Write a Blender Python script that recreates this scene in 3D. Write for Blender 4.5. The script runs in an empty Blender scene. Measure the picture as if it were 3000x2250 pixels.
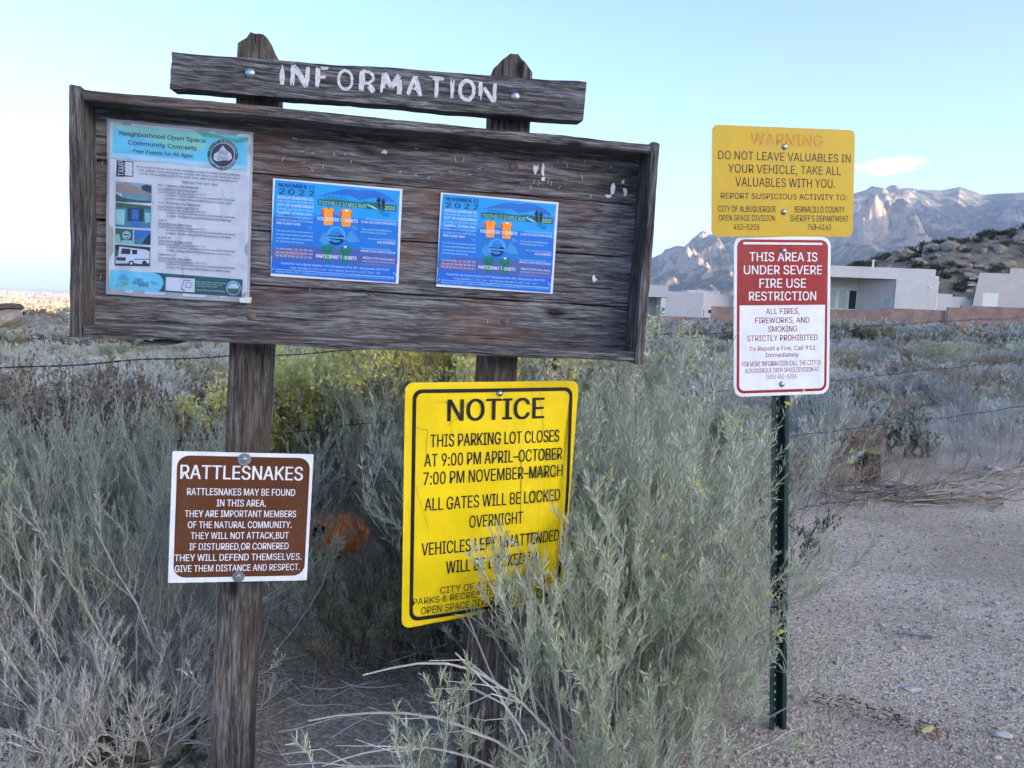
import bpy, math, random
import numpy as np
from mathutils import Matrix, Vector, Quaternion
sc = bpy.context.scene
COL = sc.collection
R = math.radians

# ------------------------------------------------------------------ camera
cam_d = bpy.data.cameras.new("camera")
cam_d.sensor_fit = 'HORIZONTAL'; cam_d.sensor_width = 36.0; cam_d.lens = 27.05
cam_d.clip_start = 0.05; cam_d.clip_end = 90000.0
cam = bpy.data.objects.new("camera", cam_d); COL.objects.link(cam)
EYE = 1.23
dn = Vector((-.04, .9937, .105)).normalized()          # gravity seen from the camera (x right, y down, z ahead)
fw = (Vector((0, 0, 1)) - dn.z * dn).normalized(); rt = fw.cross(-dn)
M3 = Matrix((rt, fw, -dn))                              # camera axes -> world axes
cx, cy, cz = M3 @ Vector((1, 0, 0)), M3 @ Vector((0, -1, 0)), M3 @ Vector((0, 0, -1))
cam.matrix_world = Matrix(((cx.x, cy.x, cz.x, 0), (cx.y, cy.y, cz.y, 0), (cx.z, cy.z, cz.z, EYE), (0, 0, 0, 1)))
sc.camera = cam

# ------------------------------------------------------------------ sky, sun, exposure
SUN_EL, SUN_AZ = 9.0, 125.0        # degrees; azimuth clockwise from the view direction (+Y)
world = bpy.data.worlds.new("World"); sc.world = world; world.use_nodes = True
wn = world.node_tree; bg = wn.nodes['Background']
sky = wn.nodes.new('ShaderNodeTexSky'); sky.sky_type = 'NISHITA'; sky.sun_disc = False
sky.sun_elevation = R(SUN_EL); sky.sun_rotation = R(SUN_AZ)
sky.altitude = 1800; sky.air_density = 0.65; sky.dust_density = 10.0; sky.ozone_density = 1.6
wn.links.new(sky.outputs[0], bg.inputs[0]); bg.inputs[1].default_value = 0.15
sun_d = bpy.data.lights.new("sun", 'SUN'); sun_d.energy = 5.0; sun_d.angle = R(0.5); sun_d.color = (1.0, .73, .45)
sun = bpy.data.objects.new("sun", sun_d); COL.objects.link(sun)
sdir = Vector((math.sin(R(SUN_AZ)) * math.cos(R(SUN_EL)), math.cos(R(SUN_AZ)) * math.cos(R(SUN_EL)), math.sin(R(SUN_EL))))
sun.rotation_mode = 'QUATERNION'; sun.rotation_quaternion = sdir.to_track_quat('Z', 'Y')
sc.view_settings.view_transform = 'Standard'; sc.view_settings.look = 'None'
sc.view_settings.exposure = 2.2; sc.view_settings.gamma = 1.0
sc.cycles.max_bounces = 8; sc.cycles.transparent_max_bounces = 16; sc.cycles.volume_bounces = 1
sc.cycles.use_denoising = True

# ------------------------------------------------------------------ helpers
def tag(o, label=None, cat=None, group=None, kind=None):
    if label: o['label'] = label
    if cat: o['category'] = cat
    if group: o['group'] = group
    if kind: o['kind'] = kind
    return o

def empty(name, mat=None):
    o = bpy.data.objects.new(name, None); COL.objects.link(o); o.empty_display_size = .1
    if mat is not None: o.matrix_world = mat
    return o

def frame(o, x, y, z):
    "matrix with local axes x (right), y (away), z (up)"
    x, y, z = Vector(x), Vector(y), Vector(z)
    return Matrix(((x.x, y.x, z.x, o[0]), (x.y, y.y, z.y, o[1]), (x.z, y.z, z.z, o[2]), (0, 0, 0, 1)))

class MB:
    "collects shapes; build() links them as ONE mesh object"
    def __init__(s): s.v = []; s.f = []; s.m = []; s.n = 0
    def add(s, v, f, m=0):
        v = [tuple(p) for p in v]
        s.v += v; s.f += [tuple(i + s.n for i in q) for q in f]; s.m += [m] * len(f); s.n += len(v)
    def box(s, x0, x1, y0, y1, z0, z1, m=0):
        s.add([(x0, y0, z0), (x1, y0, z0), (x1, y1, z0), (x0, y1, z0), (x0, y0, z1), (x1, y0, z1), (x1, y1, z1), (x0, y1, z1)],
              [(3, 2, 1, 0), (4, 5, 6, 7), (0, 1, 5, 4), (1, 2, 6, 5), (2, 3, 7, 6), (3, 0, 4, 7)], m)
    def prism(s, pts, z0, z1, m=0):
        "vertical prism over an (x, y) footprint"
        n = len(pts)
        s.add([(x, y, z0) for x, y in pts] + [(x, y, z1) for x, y in pts],
              [tuple(range(n - 1, -1, -1)), tuple(range(n, 2 * n))] + [(i, (i + 1) % n, n + (i + 1) % n, n + i) for i in range(n)], m)
    def slab(s, pts, y0, y1, m=0):
        "prism over an (x, z) outline, from y0 (front) to y1"
        n = len(pts)
        s.add([(x, y0, z) for x, z in pts] + [(x, y1, z) for x, z in pts],
              [tuple(range(n)), tuple(range(2 * n - 1, n - 1, -1))] + [(i, n + i, n + (i + 1) % n, (i + 1) % n) for i in range(n)], m)
    def flat(s, pts, y, m=0): s.add([(x, y, z) for x, z in pts], [tuple(range(len(pts)))], m)
    def ring(s, outer, inner, y, m=0):
        n = len(outer)
        s.add([(x, y, z) for x, z in outer] + [(x, y, z) for x, z in inner], [(i, (i + 1) % n, n + (i + 1) % n, n + i) for i in range(n)], m)
    def tube(s, P, r, sides=6, m=0, cap=True):
        P = [Vector(p) for p in P]; n = len(P)
        rr = r if hasattr(r, '__len__') else [r] * n
        vs = []; fs = []; t0 = (P[-1] - P[0]).normalized()
        a = Vector((0, 0, 1)) if abs(t0.z) < .9 else Vector((1, 0, 0))
        for i in range(n):
            t = (P[min(i + 1, n - 1)] - P[max(i - 1, 0)]).normalized()
            u = t.cross(a).normalized(); w = t.cross(u)
            for k in range(sides):
                an = 2 * math.pi * k / sides
                vs.append(P[i] + (u * math.cos(an) + w * math.sin(an)) * rr[i])
        for i in range(n - 1):
            for k in range(sides):
                k2 = (k + 1) % sides
                fs.append((i * sides + k, i * sides + k2, (i + 1) * sides + k2, (i + 1) * sides + k))
        if cap:
            fs.append(tuple(range(sides - 1, -1, -1))); fs.append(tuple((n - 1) * sides + k for k in range(sides)))
        s.add(vs, fs, m)
    def dome(s, c, r, h, m=0, n=14, axis=-1):
        "low dome standing out along axis*y"
        rings = 4; vs = []; fs = []
        for i in range(rings):
            a = i / rings * math.pi / 2
            for k in range(n):
                t = 2 * math.pi * k / n
                vs.append((c[0] + r * math.cos(a) * math.cos(t), c[1] + axis * h * math.sin(a), c[2] + r * math.cos(a) * math.sin(t)))
        vs.append((c[0], c[1] + axis * h, c[2]))
        for i in range(rings - 1):
            for k in range(n):
                k2 = (k + 1) % n
                fs.append((i * n + k, i * n + k2, (i + 1) * n + k2, (i + 1) * n + k))
        for k in range(n): fs.append(((rings - 1) * n + k, (rings - 1) * n + (k + 1) % n, rings * n))
        s.add(vs, fs, m)
    def build(s, name, mats, parent=None, smooth=False):
        me = bpy.data.meshes.new(name); me.from_pydata(s.v, [], s.f)
        return finish(name, me, mats, parent, smooth, s.m)

def finish(name, me, mats, parent=None, smooth=False, mi=None):
    for m in (mats if isinstance(mats, (list, tuple)) else [mats]): me.materials.append(m)
    if mi is not None and len(me.materials) > 1: me.polygons.foreach_set('material_index', np.array(mi, dtype=np.int32))
    if smooth: me.polygons.foreach_set('use_smooth', np.ones(len(me.polygons), dtype=bool))
    me.update()
    o = bpy.data.objects.new(name, me); COL.objects.link(o)
    if parent is not None: o.parent = parent
    return o

def np_mesh(name, V, Q, mats, parent=None, smooth=False, mi=None):
    "fast mesh from numpy arrays: V (n,3), Q (m,k)"
    V = np.asarray(V, dtype=np.float32); Q = np.asarray(Q, dtype=np.int32)
    me = bpy.data.meshes.new(name); k = Q.shape[1]
    me.vertices.add(len(V)); me.vertices.foreach_set('co', V.ravel())
    me.loops.add(Q.size); me.loops.foreach_set('vertex_index', Q.ravel())
    me.polygons.add(len(Q)); me.polygons.foreach_set('loop_start', np.arange(0, Q.size, k, dtype=np.int32))
    me.update(calc_edges=True)
    return finish(name, me, mats, parent, smooth, mi)

def hash2(i, j, s=0):
    n = (i.astype(np.int64) * 374761393 + j.astype(np.int64) * 668265263 + s * 974634777) & 0x7fffffff
    n = ((n ^ (n >> 13)) * 1274126177) & 0x7fffffff
    return ((n ^ (n >> 16)) & 0xffff) / 65535.0
def vnoise(x, y, s=0):
    x = np.asarray(x, float); y = np.asarray(y, float)
    i = np.floor(x); j = np.floor(y); u = x - i; v = y - j
    u = u * u * (3 - 2 * u); v = v * v * (3 - 2 * v)
    a, b, c, d = hash2(i, j, s), hash2(i + 1, j, s), hash2(i, j + 1, s), hash2(i + 1, j + 1, s)
    return (a * (1 - u) + b * u) * (1 - v) + (c * (1 - u) + d * u) * v
def fbm(x, y, o=4, s=0, ridged=False):
    t = 0; a = .5; n = 0
    for k in range(o):
        q = vnoise(x * 2 ** k + 17.3 * k, y * 2 ** k - 9.1 * k, s + k)
        t = t + a * ((1 - np.abs(2 * q - 1)) if ridged else q); n += a; a *= .5
    return t / n
def sstep(x, a, b):
    t = np.clip((x - a) / (b - a), 0, 1); return t * t * (3 - 2 * t)

# ------------------------------------------------------------------ materials
def nodes_mat(name):
    m = bpy.data.materials.new(name); m.use_nodes = True
    nt = m.node_tree; return m, nt, nt.nodes['Principled BSDF']
def N(nt, t, **kw):
    n = nt.nodes.new(t)
    for k, v in kw.items():
        if k in n.inputs: n.inputs[k].default_value = v
        else: setattr(n, k, v)
    return n
def ramp(nt, src, stops):
    r = nt.nodes.new('ShaderNodeValToRGB'); e = r.color_ramp.elements
    while len(e) < len(stops): e.new(.5)
    for q, (p, c) in zip(e, stops): q.position = p; q.color = (*c, 1) if len(c) == 3 else c
    nt.links.new(src, r.inputs[0]); return r.outputs[0]
def mixc(nt, fac, a, b, mode='MIX'):
    x = nt.nodes.new('ShaderNodeMix'); x.data_type = 'RGBA'; x.blend_type = mode
    for s, i in ((fac, 0), (a, 6), (b, 7)):
        if hasattr(s, 'is_linked') or hasattr(s, 'links'): nt.links.new(s, x.inputs[i])
        else: x.inputs[i].default_value = (*s, 1) if hasattr(s, '__len__') and len(s) == 3 else s
    return x.outputs[2]
def coords(nt, kind='Object', scale=(1, 1, 1), rnd=True):
    tc = nt.nodes.new('ShaderNodeTexCoord'); mp = nt.nodes.new('ShaderNodeMapping'); mp.inputs['Scale'].default_value = scale
    if kind == 'World':
        g = nt.nodes.new('ShaderNodeNewGeometry'); nt.links.new(g.outputs['Position'], mp.inputs[0])
    elif rnd:
        oi = nt.nodes.new('ShaderNodeObjectInfo'); ad = nt.nodes.new('ShaderNodeVectorMath'); ad.operation = 'MULTIPLY_ADD'
        nt.links.new(oi.outputs['Random'], ad.inputs[0]); ad.inputs[1].default_value = (7.3, 3.1, 5.7); nt.links.new(tc.outputs[kind], ad.inputs[2])
        nt.links.new(ad.outputs[0], mp.inputs[0])
    else: nt.links.new(tc.outputs[kind], mp.inputs[0])
    return mp.outputs[0]
def bump(nt, b, h, strength=.4, dist=.003):
    n = nt.nodes.new('ShaderNodeBump'); n.inputs['Strength'].default_value = strength; n.inputs['Distance'].default_value = dist
    nt.links.new(h, n.inputs['Height']); nt.links.new(n.outputs[0], b.inputs['Normal'])

def plain(name, col, rough=.6, var=.12, scale=30, metal=0, bmp=0, spec=.4):
    "painted / printed surface with slight mottling"
    m, nt, b = nodes_mat(name)
    n = N(nt, 'ShaderNodeTexNoise', Scale=scale, Detail=5.0); nt.links.new(coords(nt), n.inputs['Vector'])
    lo = tuple(max(0, c * (1 - var)) for c in col); hi = tuple(min(1, c * (1 + var)) for c in col)
    nt.links.new(ramp(nt, n.outputs[0], [(.3, lo), (.7, hi)]), b.inputs['Base Color'])
    b.inputs['Roughness'].default_value = rough; b.inputs['Metallic'].default_value = metal; b.inputs['Specular IOR Level'].default_value = spec
    if bmp: bump(nt, b, n.outputs[0], .3, bmp)
    return m

def wood(name, axis, dark, mid, light, stain=(.10, .05, .03), stain_amt=.5, fine=48.0, bmp=.8, thr=.0):
    "weathered timber: wavy grain, fine checks along it, bleached and stained patches, a few knots"
    m, nt, b = nodes_mat(name)
    gi = nt.nodes.new('ShaderNodeNewGeometry'); isl = N(nt, 'ShaderNodeVectorMath', operation='MULTIPLY_ADD')
    nt.links.new(gi.outputs['Random Per Island'], isl.inputs[0]); isl.inputs[1].default_value = (4.7, 6.1, 8.3); nt.links.new(coords(nt), isl.inputs[2]); base = isl.outputs[0]
    wv = N(nt, 'ShaderNodeTexNoise', Scale=5.0, Detail=2.0); nt.links.new(base, wv.inputs['Vector'])
    sc_ = N(nt, 'ShaderNodeVectorMath', operation='MULTIPLY_ADD'); nt.links.new(wv.outputs['Color'], sc_.inputs[0])
    amp = [.014, .014, .014]; amp[axis] = 0; sc_.inputs[1].default_value = amp; nt.links.new(base, sc_.inputs[2])
    def stretched(cross, along_, detail, rough):
        mp = nt.nodes.new('ShaderNodeMapping'); s = [cross] * 3; s[axis] = along_; mp.inputs['Scale'].default_value = s; nt.links.new(sc_.outputs[0], mp.inputs[0])
        n = N(nt, 'ShaderNodeTexNoise', Scale=1.0, Detail=detail, Roughness=rough); nt.links.new(mp.outputs[0], n.inputs['Vector']); return n.outputs[0]
    g1 = stretched(fine * 1.5, 7.0, 10.0, .76); g2 = stretched(fine * 4.0, 26.0, 4.0, .65); g3 = stretched(fine * 2.4, 4.2, 6.0, .62)
    mx = N(nt, 'ShaderNodeMath', operation='MULTIPLY_ADD'); nt.links.new(g2, mx.inputs[0]); mx.inputs[1].default_value = .42
    su = N(nt, 'ShaderNodeMath', operation='MULTIPLY_ADD'); nt.links.new(g1, su.inputs[0]); su.inputs[1].default_value = .9; su.inputs[2].default_value = -.16
    nt.links.new(su.outputs[0], mx.inputs[2])
    col = ramp(nt, mx.outputs[0], [(.36 + thr, tuple(c * .7 for c in dark)), (.44 + thr, dark), (.52 + thr, mid), (.62 + thr, light)])
    crack = ramp(nt, g3, [(.345, (.16, .15, .15)), (.385, (1, 1, 1))])
    f2 = stretched(10.0, 3.0, 6.0, .65)
    f = ramp(nt, f2, [(.51, (0, 0, 0)), (.63, (stain_amt,) * 3)])
    tint = mixc(nt, f, col, stain, 'MIX')
    n5 = N(nt, 'ShaderNodeTexNoise', Scale=4.0, Detail=3.0); nt.links.new(base, n5.inputs['Vector'])
    br = ramp(nt, n5.outputs[0], [(.3, (.70, .70, .72)), (.7, (1.25, 1.25, 1.27))])
    vk = N(nt, 'ShaderNodeTexVoronoi', Scale=1.0); mk = nt.nodes.new('ShaderNodeMapping'); ks = [9.0] * 3; ks[axis] = 3.4; mk.inputs['Scale'].default_value = ks; nt.links.new(sc_.outputs[0], mk.inputs[0]); nt.links.new(mk.outputs[0], vk.inputs['Vector'])
    kn = ramp(nt, vk.outputs['Distance'], [(.06, (.16, .14, .13)), (.13, (1, 1, 1))])
    c1 = mixc(nt, 1.0, tint, br, 'MULTIPLY'); c2 = mixc(nt, 1.0, c1, crack, 'MULTIPLY')
    nt.links.new(mixc(nt, 1.0, c2, kn, 'MULTIPLY'), b.inputs['Base Color'])
    b.inputs['Roughness'].default_value = .9; b.inputs['Specular IOR Level'].default_value = .2
    hh = N(nt, 'ShaderNodeMath', operation='MULTIPLY'); nt.links.new(mx.outputs[0], hh.inputs[0]); nt.links.new(crack, hh.inputs[1])
    bump(nt, b, hh.outputs[0], bmp, .008)
    return m

def foliage(name, c1, c2, c3=None, transl=.25, rough=.7):
    m, nt, b = nodes_mat(name)
    g = nt.nodes.new('ShaderNodeNewGeometry'); oi = nt.nodes.new('ShaderNodeObjectInfo')
    stops = [(0, c1), (.6, c2)] + ([(1, c3)] if c3 else [])
    col = ramp(nt, g.outputs['Random Per Island'], stops)
    br = N(nt, 'ShaderNodeMapRange'); nt.links.new(oi.outputs['Random'], br.inputs[0]); br.inputs[3].default_value = .78; br.inputs[4].default_value = 1.2
    hv = N(nt, 'ShaderNodeHueSaturation'); nt.links.new(col, hv.inputs['Color']); nt.links.new(br.outputs[0], hv.inputs['Value'])
    d = nt.nodes.new('ShaderNodeBsdfDiffuse'); t = nt.nodes.new('ShaderNodeBsdfTranslucent'); mx = nt.nodes.new('ShaderNodeMixShader')
    nt.links.new(hv.outputs[0], d.inputs[0]); nt.links.new(hv.outputs[0], t.inputs[0]); mx.inputs[0].default_value = transl
    nt.links.new(d.outputs[0], mx.inputs[1]); nt.links.new(t.outputs[0], mx.inputs[2])
    nt.nodes.remove(b); nt.links.new(mx.outputs[0], nt.nodes['Material Output'].inputs[0])
    return m

# ------------------------------------------------------------------ lettering
def _font():
    try:
        import os
        return bpy.data.fonts.load(os.path.join(bpy.utils.system_resource('DATAFILES', path='fonts'), 'Inter.woff2'))   # ships with Blender; else the built-in face
    except Exception: return None
FONT = _font()
from mathutils.geometry import tessellate_polygon
_tc = {}
def _area(p): return .5 * sum(a[0] * c[1] - c[0] * a[1] for a, c in zip(p, p[1:] + p[:1]))
def _inside(q, p):
    x, y = q; r = False
    for (x1, y1), (x2, y2) in zip(p, p[1:] + p[:1]):
        if (y1 > y) != (y2 > y) and x < (x2 - x1) * (y - y1) / (y2 - y1) + x1: r = not r
    return r
def glyphs(text, weight=0.0, shear=0.0, spacing=1.0):
    "flat lettering: vertices (n,3) = x, height, layer with the baseline at 0, faces; each outline is filled on its own"
    key = (text, weight, shear, spacing)
    if key in _tc: return _tc[key]
    c = bpy.data.curves.new('lettering_tmp', 'FONT'); c.body = text; c.size = 1.0; c.offset = weight; c.shear = shear
    c.space_character = spacing; c.resolution_u = 3; c.fill_mode = 'NONE'
    if FONT: c.font = FONT
    o = bpy.data.objects.new('lettering_tmp', c); COL.objects.link(o)
    dg = bpy.context.evaluated_depsgraph_get(); dg.update()
    me = bpy.data.meshes.new_from_object(o.evaluated_get(dg))
    co = [(q.co.x, q.co.y) for q in me.vertices]; nb = {}
    for e in me.edges:
        a, d = e.vertices; nb.setdefault(a, []).append(d); nb.setdefault(d, []).append(a)
    bpy.data.objects.remove(o); bpy.data.curves.remove(c); bpy.data.meshes.remove(me)
    seen = set(); loops = []
    for s in range(len(co)):
        if s in seen or s not in nb: continue
        lp = [s]; seen.add(s); cur = s
        while True:
            nx = [q for q in nb[cur] if q not in seen]
            if len(lp) == 1 and s + 1 in nx: nx = [s + 1]
            if not nx: break
            cur = nx[0]; seen.add(cur); lp.append(cur)
        p = []
        for q in lp:
            if not p or (abs(co[q][0] - p[-1][0]) + abs(co[q][1] - p[-1][1])) > 1e-5: p.append(co[q])
        if len(p) > 2: loops.append(p)
    ar = [_area(p) for p in loops]
    sgn = 1 if ar and ar[max(range(len(ar)), key=lambda k: abs(ar[k]))] > 0 else -1
    outer = [k for k in range(len(loops)) if ar[k] * sgn > 0]; holes = [k for k in range(len(loops)) if ar[k] * sgn <= 0]
    own = {k: [] for k in outer}
    for h in holes:
        cand = [k for k in outer if _inside(loops[h][0], loops[k])]
        if cand: own[min(cand, key=lambda k: abs(ar[k]))].append(h)
    V, F = [], []
    for n_, k in enumerate(outer):
        polys = [loops[k]] + [loops[h] for h in own[k]]; flat = [q for p in polys for q in p]; o_ = len(V)
        V += [(x, y, n_ % 3) for x, y in flat]
        F += [tuple(i + o_ for i in t) for t in tessellate_polygon([[Vector((x, y, 0)) for x, y in p] for p in polys])]
    V = np.array(V, float).reshape(-1, 3)
    _tc[key] = (V, F); return V, F
_cap = {}
def capheight(w):
    if w not in _cap:
        v, f = glyphs('H', w); _cap[w] = (v[:, 1].max(), v[:, 1].min())
    return _cap[w]
def put_text(mb, text, x0, x1, z, cap, y, m=0, weight=0.0, shear=0.0, spacing=1.0, warp=None, unit=.001):
    "letters fitted between x0 and x1 on baseline z with the given cap height (all in `unit` metres)"
    if weight > .02811:                                  # bolder than the outline offset allows: two strokes side by side
        e = (weight - .028) * cap * .9
        put_text(mb, text, x0, x1 - e, z, cap, y, m, .028, shear, spacing, warp, unit); x0 += e; y -= .00006; weight = .0281
    v, f = glyphs(text, weight, shear, spacing)
    if len(v) == 0: return
    hi, lo = capheight(weight)
    a, b = v[:, 0].min(), v[:, 0].max()
    X = x0 + (v[:, 0] - a) / max(b - a, 1e-6) * (x1 - x0); Z = z + (v[:, 1] - lo) / (hi - lo) * cap
    P = np.stack([X * unit, y - v[:, 2] * .00002, Z * unit], 1)
    if warp: P = warp(P)
    mb.add(P.tolist(), f, m)
def put_arc(mb, text, c, r, cap, a0, a1, y, m=0, inside=False, weight=.0):
    "letters along an arc from angle a0 to a1 (radians), in mm"
    n = len(text); hi, lo = capheight(weight)
    for i, ch in enumerate(text):
        if ch == ' ': continue
        v, f = glyphs(ch, weight); a = a0 + (a1 - a0) * (i / (n - 1)); k = cap / (hi - lo)
        X = (v[:, 0] - (v[:, 0].max() + v[:, 0].min()) / 2) * k * .9; Z = (v[:, 1] - lo) * k
        if inside: rr = r - cap / 2 + (cap - Z); tx, tz = -math.sin(a), math.cos(a); tx, tz = tx, tz
        else: rr = r - cap / 2 + Z; tx, tz = math.sin(a), -math.cos(a)
        px = c[0] + math.cos(a) * rr + tx * X; pz = c[1] + math.sin(a) * rr + tz * X
        mb.add([(p * .001, y, q * .001) for p, q in zip(px, pz)], f, m)

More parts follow.
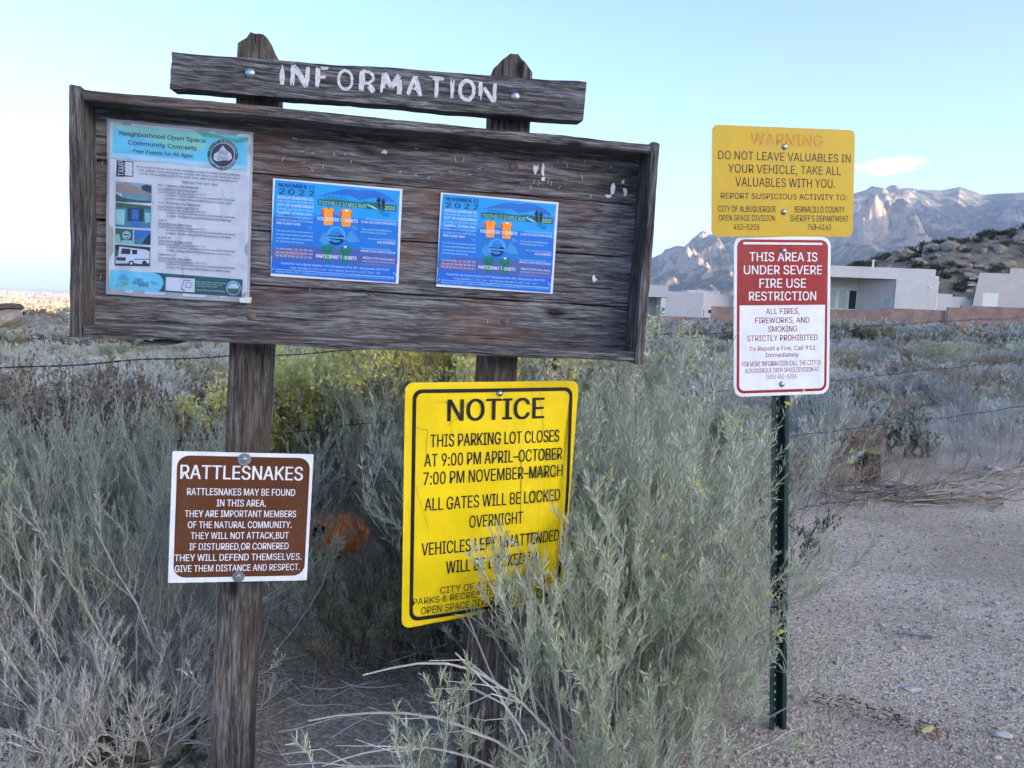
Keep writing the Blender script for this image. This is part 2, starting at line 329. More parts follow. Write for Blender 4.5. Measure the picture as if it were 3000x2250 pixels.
def rrect(w0, w1, h0, h1, r, n=6):
    "rounded rectangle outline, counter-clockwise, in metres"
    out = []
    for (x, z, a) in ((w1 - r, h1 - r, 0), (w0 + r, h1 - r, 90), (w0 + r, h0 + r, 180), (w1 - r, h0 + r, 270)):
        for k in range(n + 1):
            t = R(a + 90 * k / n); out.append((x + r * math.cos(t), z + r * math.sin(t)))
    return out
LINES={"brown":[["RATTLESNAKES",-134.7,130.9,90.2,32.0],["RATTLESNAKES MAY BE FOUND",-119.0,115.4,53.0,16.1],["IN THIS AREA.",-55.6,51.6,27.1,15.8],["THEY ARE IMPORTANT MEMBERS",-122.1,120.0,2.0,15.6],["OF THE NATURAL COMMUNITY.",-114.9,111.4,-23.9,15.6],["THEY WILL NOT ATTACK,BUT",-108.0,105.5,-49.6,15.8],["IF DISTURBED,OR CORNERED",-110.0,106.8,-75.5,15.9],["THEY WILL DEFEND THEMSELVES.",-140.4,137.4,-101.3,15.9],["GIVE THEM DISTANCE AND RESPECT.",-138.9,134.9,-126.7,15.7],["#inner",-136.9,153.9,-140.6,283.6],["#bolt",-1.3,0.3,0.1,0.0]],"yellow":[["WARNING",-111.0,120.7,101.9,32.0],["DO NOT LEAVE VALUABLES IN",-210.0,214.9,59.9,22.9],["YOUR VEHICLE, TAKE ALL",-179.2,183.3,23.9,23.5],["VALUABLES WITH YOU.",-156.6,164.2,-13.0,24.3],["REPORT SUSPICIOUS ACTIVITY TO:",-201.3,204.1,-47.5,15.8],["CITY OF ALBUQUERQUE",-209.5,-27.2,-83.9,16.8],["OPEN SPACE DIVISION",-207.2,-29.6,-108.2,15.7],["452\u20135206",-160.3,-79.0,-133.6,15.9],["BERNALILLO COUNTY",33.5,199.3,-83.7,17.5],["SHERIFF'S DEPARTMENT",19.0,212.7,-109.0,17.0],["768\u20134160",76.4,154.1,-133.6,17.1],["#bolt",-2.7,-1.9,3.2,0.0]],"red":[["#bar",-123.3,126.5,205.3,5.8],["THIS AREA IS",-105.6,108.9,158.1,25.3],["UNDER SEVERE",-122.9,124.2,121.1,25.1],["FIRE USE",-74.3,72.9,82.7,25.7],["RESTRICTION",-106.6,106.4,46.2,25.2],["ALL FIRES,",-54.0,53.5,6.9,16.7],["FIREWORKS, AND",-87.0,85.1,-18.9,16.5],["SMOKING",-46.6,45.8,-43.8,16.3],["STRICTLY PROHIBITED",-112.3,112.2,-70.0,16.5],["To Report a Fire, Call 911",-105.3,105.3,-97.7,12.4],["Immediately",-54.2,51.5,-117.0,12.4],["FOR MORE INFORMATION CALL THE CITY OF",-127.4,125.3,-142.7,14.4],["ALBUQUERQUE OPEN SPACE DIVISION AT",-118.8,118.3,-161.4,13.4],["(505) 452-5206.",-51.0,48.3,-179.7,12.2],["#redbox",-142.5,149.8,-218.9,441.0],["#white",-134.6,140.2,-208.9,242.9],["#bolt",0.6,-1.5,1.4,0.0]],"notice":[["NOTICE",-116.9,134.5,199.8,51.6],["THIS PARKING LOT CLOSES",-156.8,178.7,139.5,30.2],["AT 9:00 PM APRIL\u2013OCTOBER",-170.7,188.5,93.5,30.2],["7:00 PM NOVEMBER\u2013MARCH",-171.9,191.1,50.4,30.3],["ALL GATES WILL BE LOCKED",-167.7,186.7,-11.9,30.5],["OVERNIGHT",-56.0,85.3,-61.5,30.1],["VEHICLES LEFT UNATTENDED",-173.7,193.0,-119.2,30.7],["WILL BE LOCKED IN",-112.5,131.9,-168.7,30.5],["CITY OF ALBUQUERQUE",-125.2,127.0,-217.5,17.4],["PARKS & RECREATION DEPARTMENT",-192.1,179.5,-237.6,15.9],["OPEN SPACE DIVISION 873-6620",-172.1,159.9,-262.2,17.4],["#border",-195.2,228.5,-285.8,566.3],["#bolt",14.3,14.3,263.4,0.0]],"p2":[["NOVEMBER 13",-129.4,-51.5,89.9,8.4],["2022",-128.6,-51.8,74.7,11.8],["BOSQUE RUNNING CO.",-130.4,-52.7,64.4,6.3],["has teamed up with the",-130.8,-52.8,57.3,4.9],["CITY OF ALBUQUERQUE",-131.0,-52.2,48.1,5.9],["to bring you the First Annual",-131.3,-52.6,40.3,4.9],["Foothills 10 Miles Run.",-131.4,-53.6,31.3,6.0],["Whether you're a trail running pro",-131.5,-52.6,24.1,4.2],["or looking to start trail running,",-131.8,-53.2,16.1,4.7],["this is your race.",-131.3,-79.5,8.5,6.1],["The race will offer prize money to",-132.0,-52.8,-7.6,4.0],["the top three finishers both male",-131.8,-52.5,-15.6,4.1],["and female. Age group awards",-131.9,-52.3,-23.7,4.1],["for both men and women.",-131.7,-69.8,-30.9,4.0],["14 and under, 15-19; 20-24;",-131.3,-51.3,-47.0,4.0],["25-29; 30-34; 40-44; 45-49;",-131.6,-51.0,-55.0,3.8],["50-54; 55-59; 60-64; 65-69; 70+",-131.4,-52.4,-63.0,4.0],["Packet Pick Up at Sports Systems: 6915 Montgomery Blvd. NE \u2022 Albuquerque, NM 87109",-118.9,119.1,-79.3,4.8],["Friday, November 11, 2022 | 11am - 6pm | Saturday, November 12, 2022 | 11am - 5pm",-100.4,99.8,-87.7,4.4],["Register Online ONLY: runsignup.com/Race/NM/Albuquerque/ALBUQUERQUEFOOTHILLS10MILESRUN",-130.5,130.5,-98.3,4.7],["ANNUAL",-29.5,16.0,73.1,5.3],["FOOTHILLS 10 MILE RUN",-40.0,61.9,57.8,8.6],["2022",104.2,126.4,58.1,8.0],["VOLUNTEER T-SHIRTS",-44.4,45.1,23.4,7.6],["PARTICIPANT T-SHIRTS",-43.8,45.4,-59.6,7.6],["The run will start and finish at",62.9,130.7,32.1,4.2],["ELENA GALLEGOS OPEN SPACE",53.1,131.0,24.5,5.0],["There will be NO PARKING at",53.4,120.3,8.5,4.4],["Elena Gallegos Open Space",53.3,110.8,2.5,4.0],["The race will be limited to",68.6,131.7,-11.4,3.9],["400 RUNNERS",89.8,131.2,-19.0,5.8],["The course will be marked with",53.3,119.6,-34.0,3.9],["ORANGE FLAGS & WHITE POWDER",53.2,131.6,-40.0,4.5],["MEDICAL STAFF will be ready to",59.7,131.6,-55.5,4.9],["assist at any time during the event",57.6,131.4,-62.2,3.9],["ONE",93.5,103.2,51.7,3.6],["ALBUQUE",90.5,114.7,47.3,3.5],["RQUE",101.1,115.2,42.8,3.6]],"p1":[["Neighborhood Open Space",-123.6,50.6,153.0,9.1],["Community Concerts",-106.2,32.4,135.3,9.0],["Free Events for All Ages",-97.0,25.3,119.4,7.5],["Bring a chair or blanket, picnic dinner, and enjoy a totally free event including entertain-",-88.4,124.7,88.8,4.6],["ment, palettes, face painting, touch-a-truck, rock climbing wall, hands-on nature",-86.2,123.1,81.9,4.6],["activity, and incredible views of your public lands under the light of the setting sun.",-83.1,119.5,75.0,4.6],["Saturday from 6pm-8pm",3.7,77.7,64.0,5.5],["May 7 (Mother's Day Weekend)",-45.0,37.2,54.0,4.6],["Los Poblanos Fields Open Space",-45.4,37.4,46.9,4.3],["1701 Montano Rd. NW, Albuquerque, NM 87107",-44.9,53.3,41.0,3.1],["6:15pm-6:40pm Opening Act by Conservation Carnivale",-28.0,114.2,34.1,4.3],["6:45pm-8:00pm Musical Performance by Baile La La",-27.9,105.6,27.0,4.3],["June 18 (Father's Day Weekend)",-44.6,41.2,17.0,4.6],["Los Poblanos Fields Open Space",-45.1,37.9,9.8,4.3],["1701 Montano Rd. NW, Albuquerque, NM 87107",-44.5,53.8,4.0,3.1],["6:15pm-6:40pm Opening Act by Conservation Carnivale",-27.6,114.9,-3.0,4.4],["6:45pm-8:00pm Musical Performance by Melange",-27.6,106.3,-10.2,4.4],["July 9",-44.3,-27.2,-20.2,4.6],["Tijeras BioZone Open Space",-44.7,25.3,-27.2,4.4],["10600 Central Ave SE, Albuquerque, NM 87123",-44.2,54.4,-33.0,3.1],["6:15pm-6:40pm Opening Act by Conservation Carnivale",-27.3,115.7,-40.0,4.4],["6:45pm-8:00pm Musical Performance by JD Nash",-27.2,107.0,-47.2,4.4],["August 20",-44.0,-17.0,-57.2,4.6],["Tijeras BioZone Open Space",-44.4,25.8,-64.2,4.4],["10600 Central Ave SE, Albuquerque, NM 87123",-43.9,55.0,-70.0,3.1],["6:15pm-6:40pm Opening Act by Conservation Carnivale",-26.9,116.4,-76.9,4.4],["6:45pm-8:00pm Musical Performance by The Roswells",-26.8,107.7,-84.2,4.4],["September 17",-43.7,-6.8,-93.8,4.6],["Tijeras BioZone Open Space",-44.1,26.3,-100.8,4.4],["10600 Central Ave SE, Albuquerque, NM 87123",-43.5,55.5,-106.5,3.1],["6:15pm-6:40pm Opening Act by Conservation Carnivale",-26.5,117.0,-113.4,4.4],["6:45pm-8:00pm Musical Performance by Jimmy Climbs",-26.4,108.3,-120.8,4.4],["ONE",-91.3,-74.3,-152.5,5.7],["ALBUQUE",-94.5,-61.2,-158.8,6.0],["RQUE",-81.5,-61.2,-164.2,6.0],["For more information scan",36.9,99.0,-147.0,3.1],["the QR Code with your",36.9,91.0,-151.7,3.1],["smartphone to visit:",37.0,80.9,-156.5,3.1],["www.cabq.gov/openspace",36.6,96.8,-164.9,3.4],["#seal",54.4,117.8,131.2,0.0],["#pics1",-130.0,-57.7,12.6,44.7],["#pic2",-129.8,-58.8,-39.2,51.5],["#pic3",-129.7,-94.9,-74.5,32.7],["#pic4",-92.5,-58.5,-73.5,31.8],["#pic5",-131.0,-59.1,-120.8,43.2],["#footer",-139.7,135.8,-176.0,44.3],["#tealx",-41.0,135.8,-172.5,38.0],["#qr",-26.2,33.9,-169.0,29.2],["#logo",99.9,130.3,-154.9,0.0],["#sun",-127.0,-101.8,-153.8,0.0],["#header",-135.8,139.4,106.8,64.4],["#tamp",-128.5,-95.8,67.8,32.5]]}
